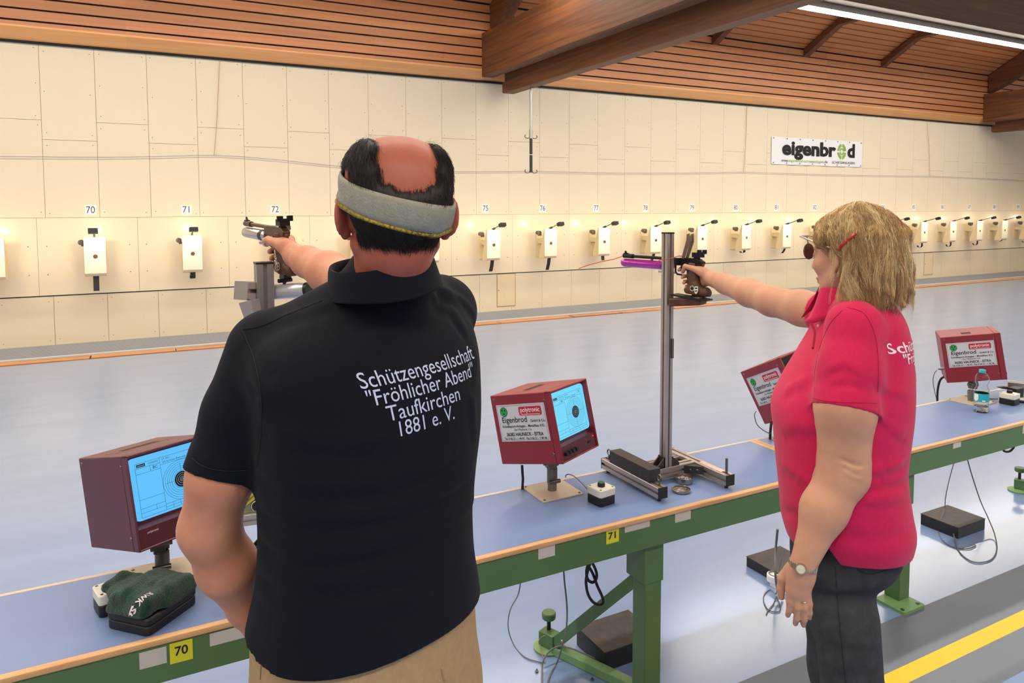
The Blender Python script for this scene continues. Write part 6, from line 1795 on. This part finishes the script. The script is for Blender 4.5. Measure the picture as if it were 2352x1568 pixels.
for i in range(15000):
    phi = rngw.uniform(-PI, PI)
    if rngw.random() < .6: phi = rngw.uniform(0.05*PI, PI*1.05)      # more on the side seen
    if phi > PI: phi -= 2*PI
    c = math.cos(phi); sg = 1 if math.sin(phi) >= 0 else -1
    front = c > .15
    t0 = 0.0 if rngw.random() < .5 else rngw.uniform(0, .7)
    end = (-.096-.020*max(0, -c))+rngw.normal(0, .014)
    lock = math.floor((phi+PI)*11/PI); k1 = math.sin(lock*37.0); k2 = math.sin(lock*17.0+1)
    w1 = rngw.uniform(0, 2*PI); sw = rngw.normal(0, .07)+.10*k1
    N = 18; pts = []; last = None
    for j in range(N):
        t = t0+(1-t0)*j/(N-1)
        if front:                                                 # swept from the crown over the temple to the ear
            e_ = math.radians(84-78*t**.85); tgt = sg*(1.62+.25*k2)
            ph_ = phi+(tgt-phi)*t**1.7+.06*math.sin(t*5+w1*.2+lock)*t
        else:
            ph_ = phi+sw*t*t+.115*math.sin(t*8.5+lock*2.1+.35*math.sin(w1))*t
        if front or t < .5:
            if not front: e_ = math.radians(84*(1-t/.5))
            d = dirp(ph_)*math.cos(e_)+uw_*math.sin(e_); o = C0
        else:
            d = dirp(ph_); o = hc+uw_*(.045+(end-.045)*(t-.5)/.5)
        h = bvh_c.ray_cast(Vector(o+d*.30), -Vector(d))
        rr = float((np.array(h[0])-o) @ d) if h[0] is not None else None
        if rr is None or rr < .045 or (last and abs(rr-last) > .022): rr = last
        if rr is None: break
        last = rr
        wave = (.007*math.sin(lock*5+t*11)*t+.016*max(0, t-.80)/.20*k1) if not front else 0
        pts.append(o+d*(rr+.0006+.0045*rngw.random()*(1 if j == 0 else 0)+.0040*((i*37) % 11)/11+wave))
    if len(pts) < 6: continue
    P = np.array(pts)
    qf = (P-hw) @ Rw
    bad = ((np.abs(qf[:, 1]) < .088) & (qf[:, 0] > .045) & (qf[:, 2] < .030-.12*np.clip(.075-qf[:, 0], 0, .03))) | ((qf[:, 0] > -.020) & (qf[:, 0] < .07) & (np.abs(qf[:, 1]) > .05) & (qf[:, 2] < .026) & (qf[:, 2] > -.14))
    kk = int(np.argmax(bad)) if bad.any() else len(P)
    if kk < 5: continue
    P = P[:kk]
    for _ in range(4): P[1:-1] = (P[:-2]+P[1:-1]*2+P[2:])/4
    r3 = rngw.random()+.25*k2
    sets[0 if r3 < .28 else (1 if r3 < .75 else 2)].append(P)
# short fibres laid over the whole surface so that no bare patch is left
fcw = cV[cQ].mean(1); nw = np.cross(cV[cQ[:, 1]]-cV[cQ[:, 0]], cV[cQ[:, 2]]-cV[cQ[:, 0]]); nw /= np.linalg.norm(nw, axis=1)[:, None]+1e-12
qw = (fcw-hw) @ Rw
okf = np.where((nw @ (CAMC-hw) > -.25*np.linalg.norm(CAMC-hw)))[0]
for i in rngw.choice(okf, 9000):
    p = fcw[i]+rngw.normal(0, .0015, 3); lk = rngw.normal(0, .16); P = []
    nst = rngw.integers(7, 13)
    ph0 = rngw.uniform(0, 6.28)
    for j in range(nst):
        h = bvh_c.find_nearest(Vector(p))
        if h[0] is None: break
        n = np.array(h[1]); a_, l_, u_ = (np.array(h[0])-hw) @ Rw
        fr = np.clip((a_-.0)/.05, 0, 1); hi = np.clip((u_-.045)/.05, 0, 1)
        d = -uw_*(1-.45*fr*(1-hi))+fw_*fr*(hi*.55-(1-hi)*.95)+np.cross(uw_, dirp(math.atan2(l_, a_)))*(lk+.30*math.sin(u_*42+math.floor((math.atan2(l_, a_)+PI)*7/PI)*2.3))
        if hi > .75 and fr < .5: d = d-fw_*.5*(1-fr)
        d = d-n*(d @ n); d /= np.linalg.norm(d)+1e-9
        P.append(np.array(h[0])+n*(.0012+.0035*((i*37) % 11)/11))
        p = np.array(h[0])+d*.0085
    if len(P) < 5: continue
    P = np.array(P)
    if np.linalg.norm(P[-1]-P[0]) < .02: continue
    L_ = P[-1]-P[-2]
    for _ in range(2): P[1:-1] = (P[:-2]+P[1:-1]*2+P[2:])/4
    r3 = rngw.random()
    sets[0 if r3 < .25 else (1 if r3 < .7 else 2)].append(P)
for L_, m_ in zip(sets, (mat('hair_blond_dark', (178, 134, 86), 0.5), M_blond, M_blond2)): strands('hair_fibres', L_, .00031, m_, hair_w, n=3)
# ---- shooting glasses and red hair slide
M_wire = mat('glasses_wire', (170, 160, 140), 0.3, metal=0.8)
M_lensd = mat('lens_dark', (96, 66, 58), 0.15, spec=0.6)
g0 = hp(.005, .081, .022)
gl = MB(); gl.tube([tuple(hp(-.016, .083, .012)), tuple(hp(.0, .083, .024)), tuple(hp(.05, .080, .040)), tuple(hp(.102, .070, .058))], .0020, 8)
glo = gl.build('shooting_glasses', M_wire, woman, world=True)
b = MB(); b.tube([tuple(hp(.102, .070, .058)), tuple(hp(.108, .03, .058)), tuple(hp(.108, -.06, .056))], .0024, 8); b.build('glasses_bar', M_wire, glo, world=True)
lc_ = hp(.104, .034, .016); b = MB()
ln_ = fw_
b.M = Matrix(((fw_[0], lw_[0], uw_[0], lc_[0]), (fw_[1], lw_[1], uw_[1], lc_[1]), (fw_[2], lw_[2], uw_[2], lc_[2]), (0, 0, 0, 1)))
b.lathe([(0, -.0015), (.0215, -.0015), (.0225, 0), (.0215, .0015), (0, .0015)], n=28, axis='x'); b.build('dark_lens', M_lensd, glo, world=True)
b = MB(); b.tube([tuple(hp(.105, .034, .037)), tuple(hp(.107, .036, .058))], .0018, 6); b.build('lens_holder', M_wire, glo, world=True)
b = MB()
A = hp(-.012, .096, .032); B_ = hp(-.058, .098, .070)
pa_ = surf_line(bvh_c, px_curve([(1924, 574), (1944, 555), (1966, 536)]), 0.006)
if len(pa_) > 3:
    b.tube(pa_, [.0042 if 1 < i < len(pa_)-2 else .003 for i in range(len(pa_))], 8)
    b.build('hair_slide', mat('slide_red', (186, 52, 44), 0.3), hair_w, world=True)
# ---- red safety cord through the pistol
cable('safety_cord', [at_depth(1329, 617, 2.98), at_depth(1350, 609, 2.97), at_depth(1380, 601, 2.96), at_depth(1410, 595, 2.95), Gw(.386, 0, .0315)], 0.0016, mat('cord_red', (206, 66, 40), 0.5), 'thin red safety cord sticking out of the muzzle of the magenta pistol', 'cord')
cable('safety_cord', [Gw(.18, .02, .010), Gw(.15, .06, .008), at_depth(1516, 597, 2.68), at_depth(1530, 596, 2.665), at_depth(1545, 592, 2.64), Gw(.075, .012, .044), Gw(.06, .0, .044)], 0.0016, MATS['cord_red'], 'thin red safety cord looping before the aluminium pole to the pistol breech', 'cord')
# ================================================================== green towel on the pistol case
M_towel = mat('towel_green', (22, 62, 46), 0.95, var=0.25, scale=120, bump=0.7, bscale=420, spec=0.1, sheen=0.3)
tw_ = Field((-0.14, 1.90, 0.70), (0.20, 2.20, 0.84), 0.003)
Ra = np.array(Euler((0, 0, ca_)).to_matrix())
def tl(x, y, z): return np.array([0.016, 2.037, TZ])+Ra @ np.array([x, y, z])
for i, (x0, x1, zc, r) in enumerate(((-.062, .070, .062, .0165), (-.066, .062, .076, .015))):
    for y0 in (-.048, -.024, .0, .024, .046):
        xx0 = x0+.004*math.sin(y0*90+i); tw_.chain([tl(xx0, y0, zc+.003*math.sin(y0*70)), tl((x0+x1)/2, y0, zc+.004*math.cos(y0*60+i)), tl(x1+.005*math.sin(y0*110), y0, zc-.004)], [r, r*1.02, r*.95], 0.014)
tw_.chain([tl(-.078, -.045, .050), tl(-.078, .05, .046)], [.014, .015], 0.02); tw_.chain([tl(-.02, -.064, .052), tl(.066, -.060, .050)], [.012, .012], 0.02)
tw_.chain([tl(-.055, .02, .092), tl(.03, .035, .088)], [.010, .008], 0.02); tw_.bump(tl(-.05, -.03, .092), tl(.05, -.01, .09), -.005, .010); tw_.bump(tl(.0, -.05, .09), tl(.07, .04, .088), .004, .012)
cut_ = tw_._reg((-0.14, 1.90, 0.70), (0.20, 2.20, 0.84))
tw_.chain([tl(-.050, .072, .072), tl(.030, .076, .068)], [.017, .016], 0.016); tw_.chain([tl(-.046, .102, .081), tl(.008, .106, .080), tl(.03, .10, .070)], [.013, .013, .011], 0.016)
tw_.cut((0, 0, TZ+.047), (0, 0, -1))
tV_, tQ_ = tw_.mesh(); tV_ = relax(tV_, tQ_, 3)
tn = np.random.default_rng(2); cen_ = tV_.mean(0)
tV_ = tV_+(tV_-cen_)/np.linalg.norm(tV_-cen_, axis=1)[:, None]*tn.normal(0, .0005, len(tV_))[:, None]
tow = np_mesh('towel', tV_, tQ_, M_towel); tag(tow, 'dark green terry towel folded on the black pistol case', 'towel')
bvh_tw = bvh_of(tV_, tQ_)
hh_ = bvh_tw.ray_cast(Vector(CAMC), Vector(ray(320, 1382)).normalized())
h1_ = bvh_tw.ray_cast(Vector(CAMC), Vector(ray(334, 1368)).normalized()); h2_ = bvh_tw.ray_cast(Vector(CAMC), Vector(ray(306, 1397)).normalized())
nn_ = ((Vector(CAMC)-hh_[0]).normalized()*.6+Vector((0, 0, 1))).normalized()
xd = h2_[0]-h1_[0]; F5 = frame(hh_[0], xd-nn_*xd.dot(nn_), nn_.cross(xd))
project_text('towel_lettering', [('RWK SG', 0, 0, .024, .064, .0003)], F5, bvh_tw, -nn_, M_whtt, tow, .004)
